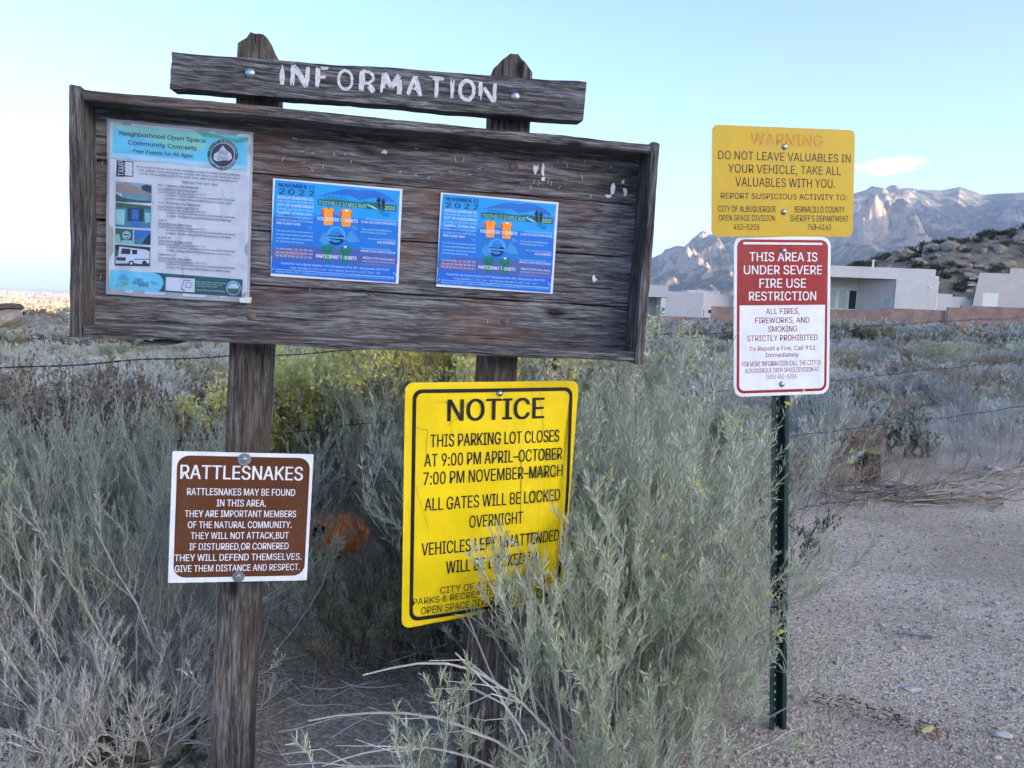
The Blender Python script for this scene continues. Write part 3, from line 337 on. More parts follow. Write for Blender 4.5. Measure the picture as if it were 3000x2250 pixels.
ART={"run":[["sky",1,[[-136.6,104.2],[136.4,101.7],[135.5,34.7],[-139.2,36.3]]],["mid",1,[[-139.2,36.3],[135.5,34.7],[135.9,-13.9],[-140.2,-17.4]]],["deep",2,[[-138.9,23.7],[-108.2,32.4],[-73.6,19.2],[-36.5,36.2],[-14.6,41.1],[7.8,34.8],[41.3,33.3],[65.4,31.1],[136.0,21.8],[137.1,-62.8],[-141.5,-61.9]]],["purple",3,[[-138.8,-45.8],[-90.8,-36.2],[-43.7,-36.9],[3.8,-36.0],[51.7,-34.4],[100.5,-42.4],[135.6,-44.9],[135.8,-69.5],[-139.7,-71.4]]],["rose",4,[[-137.0,-53.7],[-87.4,-47.1],[-52.7,-51.2],[-74.5,-59.0],[-133.7,-61.4]]],["rose",4,[[51.3,-66.0],[85.1,-64.6],[134.1,-67.9],[134.2,-71.2],[53.0,-70.0]]],["band",4,[[-139.4,-69.0],[-42.7,-69.4],[136.1,-68.6],[135.6,-104.8],[-141.3,-101.0]]],["mtn",3,[[-44.8,75.2],[-23.9,84.5],[-6.7,89.3],[12.0,96.2],[29.4,97.0],[43.8,95.0],[62.8,98.1],[85.3,97.1],[101.6,91.7],[114.7,86.0],[127.3,75.2],[102.2,76.5],[79.4,82.7],[60.4,77.2],[46.1,74.8],[28.4,82.3],[9.3,81.9],[-15.9,81.9]]],["green",4,[[-44.1,68.9],[-21.9,71.5],[0.2,71.6],[25.6,70.5],[46.3,69.7],[63.8,72.7],[89.5,70.7],[129.9,70.1],[130.3,55.0],[90.1,56.3],[48.4,57.1],[-44.0,56.6]]],["pale",5,[[62.4,66.2],[72.7,69.4],[65.7,65.6],[77.0,63.8],[90.1,57.1],[80.4,57.9],[69.0,62.7]]],["orange",5,[[-33.0,49.5],[-26.0,52.4],[-19.7,51.8],[-14.2,53.0],[-8.9,51.1],[-7.4,40.0],[-10.4,37.9],[-9.6,23.9],[-10.2,14.3],[-20.0,13.9],[-29.8,14.1],[-30.2,36.4],[-35.0,39.5]]],["red",6,[[-33.0,49.5],[-30.9,47.8],[-30.0,38.3],[-34.9,36.4],[-35.9,42.6]]],["red",6,[[-8.8,46.3],[-7.4,40.0],[-10.0,37.0],[-10.5,43.0]]],["teal",5,[[-33.5,-33.8],[-24.1,-30.7],[-17.8,-31.9],[-11.5,-29.9],[-5.8,-33.5],[-7.0,-44.8],[-11.5,-53.2],[-9.5,-67.6],[-18.2,-69.0],[-28.5,-68.0],[-28.2,-54.3],[-34.0,-43.5]]],["tealdk",6,[[-28.7,-38.3],[-20.5,-45.8],[-11.3,-37.1],[-11.2,-40.3],[-20.4,-49.0],[-28.6,-41.5]]],["orange",5,[[6.5,49.4],[13.5,52.3],[19.9,51.7],[25.4,52.9],[30.7,50.9],[32.2,39.8],[29.3,37.7],[30.1,23.7],[29.5,14.0],[19.6,13.6],[9.8,13.8],[9.3,36.2],[4.5,39.3]]],["red",6,[[6.5,49.4],[8.6,47.6],[9.6,38.1],[4.6,36.2],[3.6,42.5]]],["red",6,[[30.9,46.1],[32.2,39.8],[29.6,36.8],[29.1,42.8]]],["teal",5,[[6.1,-34.3],[15.6,-31.2],[22.0,-32.4],[28.3,-30.3],[34.1,-34.0],[32.9,-45.4],[28.4,-53.7],[30.5,-68.2],[21.7,-69.6],[11.3,-68.6],[11.6,-54.9],[5.7,-44.0]]],["tealdk",6,[[11.1,-38.8],[19.3,-46.3],[28.6,-37.6],[28.7,-40.8],[19.4,-49.5],[11.2,-42.0]]],["cream",6,[[14.4,51.3],[23.9,51.2],[20.1,46.1]]],["cream",6,[[14.7,-29.7],[22.7,-29.9],[20.5,-34.9]]],["black",6,[[-24.4,52.1],[-15.7,52.4],[-19.6,50.6]]],["paleblue",4,[[18.7,-6.9],[18.4,-11.5],[17.0,-16.0],[14.7,-20.2],[11.5,-23.7],[7.7,-26.5],[3.4,-28.3],[-1.2,-29.2],[-5.8,-28.9],[-10.2,-27.7],[-14.2,-25.5],[-17.5,-22.4],[-20.1,-18.7],[-21.8,-14.4],[-22.4,-9.8],[-22.1,-5.1],[-20.7,-0.6],[-18.4,3.5],[-15.2,7.0],[-11.4,9.7],[-7.1,11.6],[-2.6,12.5],[2.0,12.3],[6.4,11.0],[10.4,8.9],[13.8,5.8],[16.4,2.0],[18.1,-2.3]]],["mid",5,[[14.7,-5.5],[14.4,-9.3],[13.3,-13.0],[11.4,-16.3],[8.9,-19.1],[5.8,-21.4],[2.3,-22.9],[-1.4,-23.5],[-5.1,-23.4],[-8.7,-22.4],[-11.9,-20.6],[-14.6,-18.1],[-16.7,-15.1],[-18.0,-11.6],[-18.5,-7.9],[-18.2,-4.1],[-17.1,-0.5],[-15.3,2.8],[-12.7,5.6],[-9.6,7.9],[-6.2,9.4],[-2.5,10.1],[1.2,9.9],[4.8,8.9],[8.0,7.2],[10.7,4.7],[12.8,1.6],[14.2,-1.8]]],["navy",5,[[16.6,-15.3],[15.3,-18.5],[13.4,-21.5],[11.1,-24.0],[8.4,-26.2],[5.4,-27.8],[2.2,-28.9],[-1.2,-29.5],[-4.6,-29.4],[-7.8,-28.8],[-10.9,-27.5],[-13.7,-25.8],[-16.2,-23.5],[-18.2,-20.9]]],["mid",6,[[13.9,-6.4],[13.7,-10.0],[12.6,-13.5],[10.8,-16.6],[8.4,-19.3],[5.4,-21.5],[2.1,-22.9],[-1.4,-23.5],[-4.9,-23.4],[-8.3,-22.4],[-11.4,-20.7],[-14.0,-18.4],[-15.9,-15.5],[-17.2,-12.2],[-17.7,-8.7],[-17.4,-5.1],[-16.4,-1.6],[-14.6,1.6],[-12.2,4.3],[-9.3,6.4],[-5.9,7.8],[-2.4,8.5],[1.1,8.3],[4.5,7.4],[7.5,5.7],[10.1,3.3],[12.1,0.4],[13.4,-2.9]]],["mtn2",7,[[-15.4,-6.9],[-8.6,3.2],[-2.9,-1.2],[2.5,3.2],[10.7,-4.2]]],["navy",7,[[-22.8,-8.2],[4.4,-7.9],[6.0,-5.4],[9.9,-5.6],[17.2,-8.6],[16.5,-11.0],[-22.4,-10.6]]],["paleblue",8,[[-22.4,-11.1],[16.5,-11.3],[15.8,-13.5],[-21.5,-12.9]]],["navy",8,[[-20.7,-14.5],[14.2,-14.7],[12.8,-18.5],[-17.5,-15.8]]],["black",7,[[88.2,85.0],[90.7,85.2],[91.5,83.3],[90.6,81.3],[93.2,79.8],[94.6,76.7],[94.4,73.5],[92.1,74.1],[92.0,70.1],[93.5,65.4],[92.4,59.7],[90.9,56.3],[89.9,56.6],[90.7,61.1],[89.2,65.8],[87.5,60.9],[86.5,61.6],[87.9,67.3],[87.4,72.9],[84.8,73.5],[84.3,76.7],[86.5,79.7],[88.3,81.2],[87.6,83.3]]],["black",7,[[98.8,82.3],[101.2,82.5],[101.9,80.8],[101.1,78.9],[103.5,77.5],[104.8,74.6],[104.7,71.6],[102.5,72.2],[102.4,68.4],[103.8,64.0],[102.8,58.7],[101.4,55.6],[100.5,55.9],[101.2,60.1],[99.8,64.5],[98.2,59.9],[97.3,60.6],[98.6,65.9],[98.1,71.1],[95.7,71.6],[95.2,74.6],[97.2,77.4],[99.0,78.7],[98.3,80.8]]],["facet",3,[[-39.5,-19.8],[-29.0,-1.5],[-21.0,-5.7],[-12.5,-24.3],[-28.1,-30.2]]],["facet",3,[[17.5,-15.8],[31.0,6.1],[42.6,-4.3],[51.1,-18.3],[32.0,-21.2]]],["facet",3,[[-67.1,10.1],[-54.4,6.3],[-57.4,-0.3]]],["facet",3,[[32.2,17.4],[40.3,16.4],[47.0,7.2],[34.2,7.9]]],["rule",5,[[-131.5,-90.6],[132.2,-92.7],[132.2,-93.5],[-131.4,-91.4]]]],"concert":[["head",1,[[-136.0,175.0],[138.0,174.3],[136.9,104.5],[-138.9,108.4]]],["fade",2,[[-138.4,115.4],[137.0,112.9],[137.0,102.7],[-138.9,104.2]]],["greenlt",2,[[-132.4,174.1],[-39.3,175.4],[33.6,174.7],[41.0,167.9],[51.1,151.1],[46.4,136.8],[34.1,138.3],[24.4,128.6],[-4.9,129.7],[-24.4,133.0],[-39.0,144.2],[-80.0,151.7],[-132.4,168.0]]],["greendk",3,[[31.1,174.5],[58.1,175.7],[77.9,171.3],[100.2,168.3],[112.7,166.9],[138.0,174.3],[137.7,165.3],[117.8,159.7],[105.4,159.8],[78.0,166.2],[46.0,165.8]]],["black",2,[[-128.6,100.1],[-113.1,100.7],[-113.0,67.7],[-129.7,66.3]]],["black",2,[[-113.1,100.7],[-95.9,100.4],[-95.8,69.1],[-113.0,68.7]]],["paper",3,[[-111.9,99.0],[-97.4,98.8],[-97.2,70.5],[-111.8,70.3]]],["black",4,[[-110.0,96.5],[-109.5,96.5],[-104.3,90.5],[-104.7,89.9]]],["black",4,[[-104.0,94.5],[-103.6,94.5],[-98.3,88.5],[-98.7,87.9]]],["black",4,[[-107.6,86.7],[-107.1,86.7],[-101.8,80.7],[-102.3,80.1]]],["black",4,[[-102.8,82.1],[-102.3,82.1],[-97.0,76.1],[-97.5,75.5]]],["black",4,[[-111.1,80.1],[-110.7,80.2],[-105.4,74.1],[-105.8,73.6]]],["picsky",2,[[-130.1,57.5],[-58.1,56.1],[-58.5,47.0],[-130.1,41.2]]],["rocktan",3,[[-130.1,51.2],[-110.6,56.6],[-101.0,53.6],[-79.3,45.3],[-58.5,44.5],[-58.6,34.3],[-86.4,29.6],[-130.1,33.7]]],["picdk",4,[[-79.3,50.4],[-69.7,54.9],[-58.5,52.1],[-58.4,36.9],[-76.8,43.0]]],["picwater",3,[[-120.0,37.0],[-86.4,32.1],[-58.6,34.3],[-58.8,21.7],[-86.3,19.0],[-115.2,22.3]]],["picgreen",4,[[-130.5,31.1],[-115.2,23.5],[-86.3,20.0],[-58.8,21.2],[-58.7,16.6],[-130.5,14.0]]],["picgreen",2,[[-130.0,12.3],[-59.2,10.2],[-59.1,1.3],[-130.4,0.9]]],["picteal",3,[[-130.4,0.9],[-59.1,3.4],[-59.3,-36.9],[-130.8,-39.1]]],["picdk",4,[[-106.7,2.7],[-72.9,3.3],[-73.9,-24.0],[-106.6,-25.1]]],["picblue",5,[[-98.3,0.3],[-83.8,0.4],[-84.1,-22.2],[-98.1,-22.0]]],["picblue",5,[[-98.1,-27.5],[-78.8,-28.1],[-77.5,-37.0],[-100.5,-36.1]]],["piclt",5,[[-129.5,-2.8],[-111.5,-1.4],[-112.5,-34.5],[-129.3,-34.4]]],["piclt",5,[[-71.7,-4.7],[-60.7,-4.4],[-60.6,-24.3],[-70.3,-27.5]]],["picgreen",2,[[-130.3,-42.1],[-95.1,-42.6],[-95.4,-74.0],[-130.6,-73.4]]],["piclt",3,[[-99.4,-55.1],[-99.6,-57.2],[-100.2,-59.2],[-101.3,-61.0],[-102.6,-62.5],[-104.3,-63.7],[-106.1,-64.6],[-108.0,-64.9],[-110.0,-64.8],[-111.8,-64.3],[-113.5,-63.3],[-114.8,-61.9],[-115.9,-60.3],[-116.5,-58.4],[-116.8,-56.4],[-116.6,-54.3],[-115.9,-52.3],[-114.9,-50.5],[-113.5,-49.0],[-111.9,-47.8],[-110.1,-47.0],[-108.1,-46.6],[-106.2,-46.7],[-104.4,-47.2],[-102.7,-48.2],[-101.3,-49.5],[-100.3,-51.2],[-99.6,-53.1]]],["piclt",3,[[-130.7,-54.8],[-122.1,-54.2],[-118.4,-73.3],[-130.7,-73.1]]],["picdk",4,[[-114.8,-53.7],[-102.3,-53.8],[-102.3,-56.4],[-114.8,-56.2]]],["picdk",4,[[-111.9,-60.6],[-103.2,-60.5],[-106.4,-63.3]]],["piclt",3,[[-117.2,-66.6],[-96.7,-66.4],[-95.9,-73.8],[-118.4,-73.8]]],["picblue",2,[[-92.7,-42.4],[-58.7,-42.5],[-59.0,-73.3],[-93.0,-73.6]]],["picteal",3,[[-92.6,-62.3],[-73.7,-58.4],[-59.0,-66.3],[-59.0,-73.3],[-93.0,-73.6]]],["picdk",4,[[-76.0,-70.1],[-66.4,-55.3],[-59.2,-47.1],[-59.0,-73.3]]],["picgreen",2,[[-131.1,-77.2],[-59.4,-77.9],[-59.6,-119.1],[-131.0,-121.7]]],["picdk",3,[[-131.1,-77.2],[-59.4,-77.9],[-59.9,-85.7],[-131.1,-88.0]]],["truck",4,[[-122.0,-80.9],[-68.7,-83.7],[-60.8,-87.0],[-61.1,-112.0],[-78.2,-115.2],[-92.8,-114.1],[-129.1,-118.0],[-130.1,-104.5],[-124.3,-100.3]]],["picdk",5,[[-117.1,-84.4],[-99.0,-84.5],[-100.2,-96.1],[-119.5,-96.1]]],["picdk",5,[[-96.6,-85.6],[-85.7,-85.4],[-86.1,-95.1],[-95.8,-95.8]]],["picdk",5,[[-91.8,-114.8],[-91.9,-116.2],[-92.4,-117.5],[-93.0,-118.7],[-94.0,-119.7],[-95.1,-120.6],[-96.3,-121.1],[-97.6,-121.3],[-98.9,-121.3],[-100.1,-120.9],[-101.2,-120.2],[-102.2,-119.3],[-102.8,-118.2],[-103.3,-116.9],[-103.4,-115.5],[-103.3,-114.2],[-102.9,-112.8],[-102.2,-111.6],[-101.3,-110.6],[-100.2,-109.8],[-98.9,-109.2],[-97.7,-109.0],[-96.4,-109.1],[-95.1,-109.4],[-94.0,-110.1],[-93.1,-111.0],[-92.4,-112.1],[-92.0,-113.4]]],["picdk",5,[[-66.0,-112.3],[-66.1,-113.5],[-66.5,-114.6],[-67.0,-115.6],[-67.8,-116.5],[-68.7,-117.1],[-69.8,-117.6],[-70.8,-117.8],[-71.9,-117.7],[-73.0,-117.4],[-73.9,-116.9],[-74.7,-116.1],[-75.3,-115.2],[-75.6,-114.1],[-75.8,-113.0],[-75.6,-111.8],[-75.3,-110.7],[-74.7,-109.7],[-73.9,-108.8],[-73.0,-108.1],[-72.0,-107.7],[-70.9,-107.5],[-69.8,-107.5],[-68.8,-107.9],[-67.9,-108.4],[-67.1,-109.2],[-66.5,-110.1],[-66.1,-111.2]]],["picdk",5,[[-127.9,-103.6],[-108.6,-103.3],[-109.8,-110.8],[-128.6,-110.8]]],["truck",6,[[-95.0,-115.0],[-95.0,-115.6],[-95.2,-116.2],[-95.5,-116.8],[-95.9,-117.3],[-96.5,-117.6],[-97.0,-117.9],[-97.6,-118.0],[-98.2,-118.0],[-98.8,-117.8],[-99.3,-117.5],[-99.7,-117.1],[-100.0,-116.5],[-100.2,-116.0],[-100.3,-115.3],[-100.2,-114.7],[-100.0,-114.1],[-99.7,-113.5],[-99.3,-113.1],[-98.8,-112.7],[-98.2,-112.4],[-97.6,-112.3],[-97.0,-112.4],[-96.5,-112.5],[-96.0,-112.8],[-95.5,-113.3],[-95.2,-113.8],[-95.0,-114.4]]],["picteal",5,[[-92.8,-105.3],[-61.2,-102.7],[-61.2,-104.8],[-92.8,-107.4]]],["picdk",2,[[-131.0,-118.1],[-59.6,-115.0],[-59.6,-119.1],[-131.0,-122.2]]],["head",2,[[-138.2,-131.4],[-51.2,-132.0],[-38.8,-137.2],[-32.6,-145.9],[-31.8,-156.2],[-36.1,-165.6],[-43.4,-173.9],[-142.9,-173.3]]],["tealf",1,[[-53.6,-131.7],[134.2,-134.7],[132.0,-174.0],[-53.3,-172.6]]],["paper",3,[[-26.5,-139.8],[33.5,-140.0],[33.4,-169.5],[-27.0,-169.0]]],["grey",4,[[10.7,-143.2],[13.1,-143.0],[6.4,-161.7],[4.7,-161.3]]],["grey",4,[[13.1,-143.0],[25.6,-142.8],[25.1,-145.4],[13.2,-145.7]]],["grey",4,[[14.2,-148.2],[26.1,-148.0],[25.8,-160.6],[14.4,-160.7]]],["grey",4,[[4.7,-161.3],[13.4,-166.5],[12.2,-168.7],[4.0,-164.5]]],["paper",4,[[15.7,-149.7],[24.7,-149.6],[24.3,-159.1],[15.8,-159.1]]],["piccyan",3,[[-101.8,-152.8],[-102.1,-155.8],[-103.0,-158.7],[-104.5,-161.3],[-106.5,-163.6],[-108.9,-165.3],[-111.5,-166.5],[-114.3,-167.0],[-117.2,-166.8],[-119.8,-166.0],[-122.2,-164.5],[-124.2,-162.5],[-125.7,-160.1],[-126.7,-157.3],[-127.0,-154.3],[-126.7,-151.3],[-125.8,-148.4],[-124.3,-145.8],[-122.3,-143.6],[-119.9,-141.8],[-117.3,-140.7],[-114.5,-140.2],[-111.7,-140.3],[-109.0,-141.1],[-106.6,-142.6],[-104.6,-144.6],[-103.1,-147.0],[-102.1,-149.8]]],["head",4,[[-126.5,-153.8],[-102.3,-153.8],[-102.3,-154.9],[-126.5,-154.8]]],["sand",4,[[-126.0,-158.1],[-102.7,-158.2],[-105.9,-163.9],[-121.6,-163.8]]],["black",3,[[-57.9,-152.1],[-46.1,-153.0],[-46.1,-153.7],[-57.9,-152.9]]],["black",3,[[-57.8,-155.8],[-41.6,-156.8],[-41.6,-157.6],[-57.8,-156.5]]],["paper",3,[[130.3,-153.7],[130.0,-157.3],[128.9,-160.7],[127.2,-163.8],[124.8,-166.5],[121.9,-168.5],[118.7,-169.9],[115.4,-170.5],[112.0,-170.3],[108.7,-169.3],[105.8,-167.6],[103.4,-165.2],[101.5,-162.3],[100.3,-159.1],[99.9,-155.6],[100.2,-152.0],[101.3,-148.6],[103.0,-145.5],[105.4,-142.9],[108.2,-140.8],[111.4,-139.4],[114.8,-138.8],[118.2,-139.0],[121.4,-140.0],[124.3,-141.7],[126.8,-144.1],[128.7,-147.0],[129.9,-150.2]]],["tealf",4,[[129.0,-153.8],[128.7,-157.1],[127.8,-160.2],[126.2,-163.1],[124.0,-165.5],[121.4,-167.4],[118.4,-168.6],[115.3,-169.2],[112.2,-169.0],[109.3,-168.1],[106.6,-166.5],[104.3,-164.4],[102.6,-161.7],[101.5,-158.7],[101.1,-155.5],[101.4,-152.3],[102.4,-149.1],[104.0,-146.3],[106.2,-143.9],[108.8,-142.0],[111.7,-140.7],[114.8,-140.2],[117.9,-140.3],[120.9,-141.2],[123.5,-142.8],[125.8,-144.9],[127.5,-147.6],[128.6,-150.6]]],["piccyan",5,[[101.6,-155.5],[101.9,-152.3],[102.9,-149.3],[104.4,-146.6],[106.5,-144.2],[109.0,-142.4],[111.8,-141.2],[114.8,-140.7],[117.8,-140.9],[120.7,-141.7],[123.2,-143.2],[125.4,-145.3],[127.1,-147.9],[128.1,-150.7]]],["paper",6,[[103.6,-152.7],[111.1,-144.3],[114.9,-147.8],[118.7,-144.4],[126.5,-152.4],[126.5,-153.7],[103.7,-155.1]]],["sand",6,[[102.1,-154.9],[128.0,-154.9],[127.6,-157.1],[102.7,-157.0]]],["tealf",4,[[117.8,134.3],[117.5,129.1],[116.4,124.1],[114.6,119.2],[112.1,114.6],[108.9,110.4],[105.2,106.8],[100.9,103.7],[96.4,101.4],[91.5,99.8],[86.6,98.9],[81.6,98.9],[76.7,99.7],[72.1,101.3],[67.8,103.6],[64.0,106.5],[60.7,110.1],[58.1,114.3],[56.1,118.8],[54.9,123.6],[54.4,128.7],[54.7,133.8],[55.8,138.8],[57.6,143.7],[60.1,148.2],[63.3,152.4],[67.0,156.0],[71.1,159.0],[75.7,161.4],[80.5,163.0],[85.4,163.9],[90.4,163.9],[95.2,163.2],[99.9,161.6],[104.2,159.4],[108.0,156.4],[111.3,152.8],[114.0,148.7],[116.0,144.2],[117.3,139.3]]],["paper",5,[[111.3,133.2],[111.0,128.6],[110.0,124.2],[108.2,119.9],[105.7,116.0],[102.6,112.5],[99.1,109.6],[95.1,107.3],[90.8,105.8],[86.5,105.0],[82.1,105.1],[77.8,105.9],[73.8,107.4],[70.1,109.7],[67.0,112.6],[64.4,116.1],[62.5,120.0],[61.3,124.3],[60.8,128.7],[61.1,133.2],[62.2,137.7],[64.0,141.9],[66.4,145.8],[69.5,149.3],[73.0,152.2],[77.0,154.5],[81.2,156.0],[85.6,156.8],[89.9,156.8],[94.2,156.0],[98.2,154.5],[101.9,152.2],[105.1,149.3],[107.7,145.8],[109.6,141.9],[110.9,137.7]]],["sealdk",6,[[110.1,133.1],[109.8,128.8],[108.8,124.5],[107.1,120.5],[104.7,116.7],[101.8,113.4],[98.4,110.7],[94.6,108.5],[90.6,107.0],[86.4,106.3],[82.3,106.3],[78.2,107.1],[74.4,108.6],[70.9,110.8],[67.9,113.5],[65.4,116.8],[63.6,120.6],[62.5,124.6],[62.0,128.8],[62.3,133.1],[63.3,137.4],[65.0,141.4],[67.4,145.1],[70.3,148.4],[73.7,151.2],[77.4,153.3],[81.4,154.8],[85.6,155.5],[89.8,155.5],[93.8,154.8],[97.6,153.3],[101.1,151.2],[104.1,148.4],[106.6,145.1],[108.5,141.4],[109.6,137.3]]],["paper",7,[[85.7,151.0],[94.5,141.1],[103.3,135.5],[106.0,125.6],[98.6,119.8],[86.2,119.5],[73.9,116.9],[67.6,119.7],[68.2,131.2],[77.2,138.3]]]]}
# ================================================================== SETTING
# ---- ground: one sheet, flat lot in front, field rising to the right, falling away to the left
def gz(x, y):
    x = np.asarray(x, float); y = np.asarray(y, float); r = np.hypot(x, y)
    ax = np.where(x > 0, .026, .066)
    xx = np.clip(x, -260, 160); yy = np.clip(y, 0, 170)
    k = sstep(r, 4, 22)
    z = (ax * xx - .0172 * yy) * k
    z = z + 4.2 * np.exp(-((x + 92) / 16) ** 2 - ((y - 152) / 16) ** 2) + 1.2 * np.exp(-((x + 84) / 9) ** 2 - ((y - 132) / 9) ** 2)
    z = z + (fbm(x / 9, y / 9, 3, 5) - .5) * .5 * sstep(r, 7, 30) + (fbm(x / 1.1, y / 1.1, 3, 8) - .5) * .05 * sstep(r, .5, 3)
    far = sstep(r, 190, 1500) * np.where(x < 60, 1, 1 - sstep(x, 60, 400))
    return z * (1 - far) + far * (-140 + 6 * fbm(x / 900, y / 900, 3, 3))
def gz1(x, y): return float(gz(np.array([x]), np.array([y]))[0])

az = np.unique(np.concatenate([np.arange(-44, 44.01, .45), np.arange(44, 316, 5.0)])) * math.pi / 180
rad = np.concatenate([[0.25], .4 * 1.055 ** np.arange(0, 209)])
A, RR = np.meshgrid(az, rad); gx = RR * np.sin(A); gy = RR * np.cos(A)
V = np.stack([gx, gy, gz(gx, gy)], -1).reshape(-1, 3); na = len(az); nr = len(rad)
i, j = np.meshgrid(np.arange(nr - 1), np.arange(na), indexing='ij'); j2 = (j + 1) % na
Q = np.stack([i * na + j, i * na + j2, (i + 1) * na + j2, (i + 1) * na + j], -1).reshape(-1, 4)[:, ::-1]
m_ground, nt, b = nodes_mat('sandy_gravel')
vor = N(nt, 'ShaderNodeTexVoronoi', Scale=95.0); cw = coords(nt, 'World'); nt.links.new(cw, vor.inputs['Vector'])
vor2 = N(nt, 'ShaderNodeTexVoronoi', Scale=230.0); nt.links.new(cw, vor2.inputs['Vector'])
nb = N(nt, 'ShaderNodeTexNoise', Scale=.9, Detail=7.0, Roughness=.62); nt.links.new(cw, nb.inputs['Vector'])
nf = N(nt, 'ShaderNodeTexNoise', Scale=.05, Detail=6.0, Roughness=.7); nt.links.new(cw, nf.inputs['Vector'])
sx = nt.nodes.new('ShaderNodeSeparateColor'); nt.links.new(vor.outputs['Color'], sx.inputs[0])
peb = ramp(nt, sx.outputs[0], [(0, (.34, .285, .24)), (.45, (.46, .395, .335)), (.8, (.55, .48, .415)), (1, (.64, .575, .51))])
patch = ramp(nt, nb.outputs[0], [(.38, (.74, .70, .66)), (.62, (1.08, 1.05, 1.02))])
col = mixc(nt, 1.0, peb, patch, 'MULTIPLY')
farc = ramp(nt, nf.outputs[0], [(.35, (.26, .205, .14)), (.65, (.40, .33, .24))])
gp = nt.nodes.new('ShaderNodeNewGeometry'); ln = N(nt, 'ShaderNodeVectorMath', operation='LENGTH'); nt.links.new(gp.outputs['Position'], ln.inputs[0])
mr = N(nt, 'ShaderNodeMapRange'); nt.links.new(ln.outputs['Value'], mr.inputs[0]); mr.inputs[1].default_value = 25; mr.inputs[2].default_value = 90
nt.links.new(mixc(nt, mr.outputs[0], col, farc), b.inputs['Base Color']); b.inputs['Roughness'].default_value = .95; b.inputs['Specular IOR Level'].default_value = .2
hs = N(nt, 'ShaderNodeMath', operation='MULTIPLY_ADD'); nt.links.new(vor2.outputs['Distance'], hs.inputs[0]); hs.inputs[1].default_value = .4; nt.links.new(vor.outputs['Distance'], hs.inputs[2])
inv = N(nt, 'ShaderNodeMath', operation='SUBTRACT'); inv.inputs[0].default_value = 1; nt.links.new(hs.outputs[0], inv.inputs[1])
bump(nt, b, inv.outputs[0], .9, .006)
ground = tag(np_mesh('ground', V, Q, m_ground, smooth=True), 'sandy gravel ground sloping across the scrub field', 'ground', kind='structure')

# ---- the mountain range
SK = np.array([(-.05, -.03), (.05, .02), (.12, .048), (.173, .0637), (.192, .0688), (.2054, .0728), (.2124, .0718), (.2208, .0825), (.2359, .0943), (.2484, .097), (.3397, .1208), (.425, .1528),
               (.4442, .1558), (.4685, .1609), (.5112, .164), (.5359, .1639), (.5581, .1690), (.5719, .1641), (.5871, .1604), (.6399, .1655), (.75, .171), (.9, .168)])
u = np.linspace(.06, .84, 620); w = np.concatenate([np.linspace(2300, 7000, 420), np.linspace(7060, 9000, 40)])
U, Wy = np.meshgrid(u, w); mx_, my_ = U * Wy, Wy
zr = np.interp(U, SK[:, 0], SK[:, 1]) * 7000
t = np.clip((Wy - 2300) / 4700, 0, 1)
sp = fbm(mx_ / 620 + .4 * fbm(mx_ / 400, my_ / 900, 2, 30), my_ / 2600, 4, 11, True)
big = np.interp(t, [0, .25, .5, .72, .88, 1], [0, .15, .36, .60, .84, 1.0])
h = zr * (big + (sp - .55) * .46 * np.sin(np.pi * np.clip(t, 0, 1)) ** .8)
rock = fbm(mx_ / 210, my_ / 300, 5, 21, True)
knob = sstep(fbm(mx_ / 330, my_ / 420, 3, 41), .52, .72)
h = h + ((rock - .5) * (60 + 150 * knob) + 70 * knob) * np.clip(t * 4, 0, 1) * (1 - t ** 8) * np.clip(zr / 500, .2, 1)
for (px_, py_, rx, ry, hh) in [(960, 4300, 190, 330, 45), (1090, 4500, 150, 260, 50), (1960, 4350, 260, 380, 150), (1830, 4200, 200, 300, 90), (1180, 4500, 120, 200, 60)]:
    dd = np.sqrt(((mx_ - px_) / rx) ** 2 + ((my_ - py_) / ry) ** 2)
    h = h + hh * np.clip(1 - dd ** 2, 0, 1) * (.45 + 1.1 * rock)
h = np.where(Wy > 7000, zr * (1 - (Wy - 7000) / 3600) , h) - 60 * (1 - t)
V = np.stack([mx_, my_, h], -1).reshape(-1, 3); nx_ = len(u)
i, j = np.meshgrid(np.arange(len(w) - 1), np.arange(nx_ - 1), indexing='ij')
Q = np.stack([i * nx_ + j, i * nx_ + j + 1, (i + 1) * nx_ + j + 1, (i + 1) * nx_ + j], -1).reshape(-1, 4)
m_mtn, nt, b = nodes_mat('mountain_rock')
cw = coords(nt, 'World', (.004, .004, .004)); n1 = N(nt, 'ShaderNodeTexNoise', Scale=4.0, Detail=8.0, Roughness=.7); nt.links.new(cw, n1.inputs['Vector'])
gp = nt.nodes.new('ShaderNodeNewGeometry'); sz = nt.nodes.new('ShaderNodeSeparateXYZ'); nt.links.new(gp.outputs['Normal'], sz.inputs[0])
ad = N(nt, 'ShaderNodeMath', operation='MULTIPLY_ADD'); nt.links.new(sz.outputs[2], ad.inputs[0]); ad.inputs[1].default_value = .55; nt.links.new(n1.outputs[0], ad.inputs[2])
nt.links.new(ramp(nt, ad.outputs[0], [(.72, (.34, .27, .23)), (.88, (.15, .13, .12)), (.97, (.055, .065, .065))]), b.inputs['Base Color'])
b.inputs['Roughness'].default_value = .95; bump(nt, b, n1.outputs[0], .8, 22.0)
tag(np_mesh('mountains', V, Q, m_mtn), 'rocky mountain range in blue morning shade', 'mountains', kind='structure')

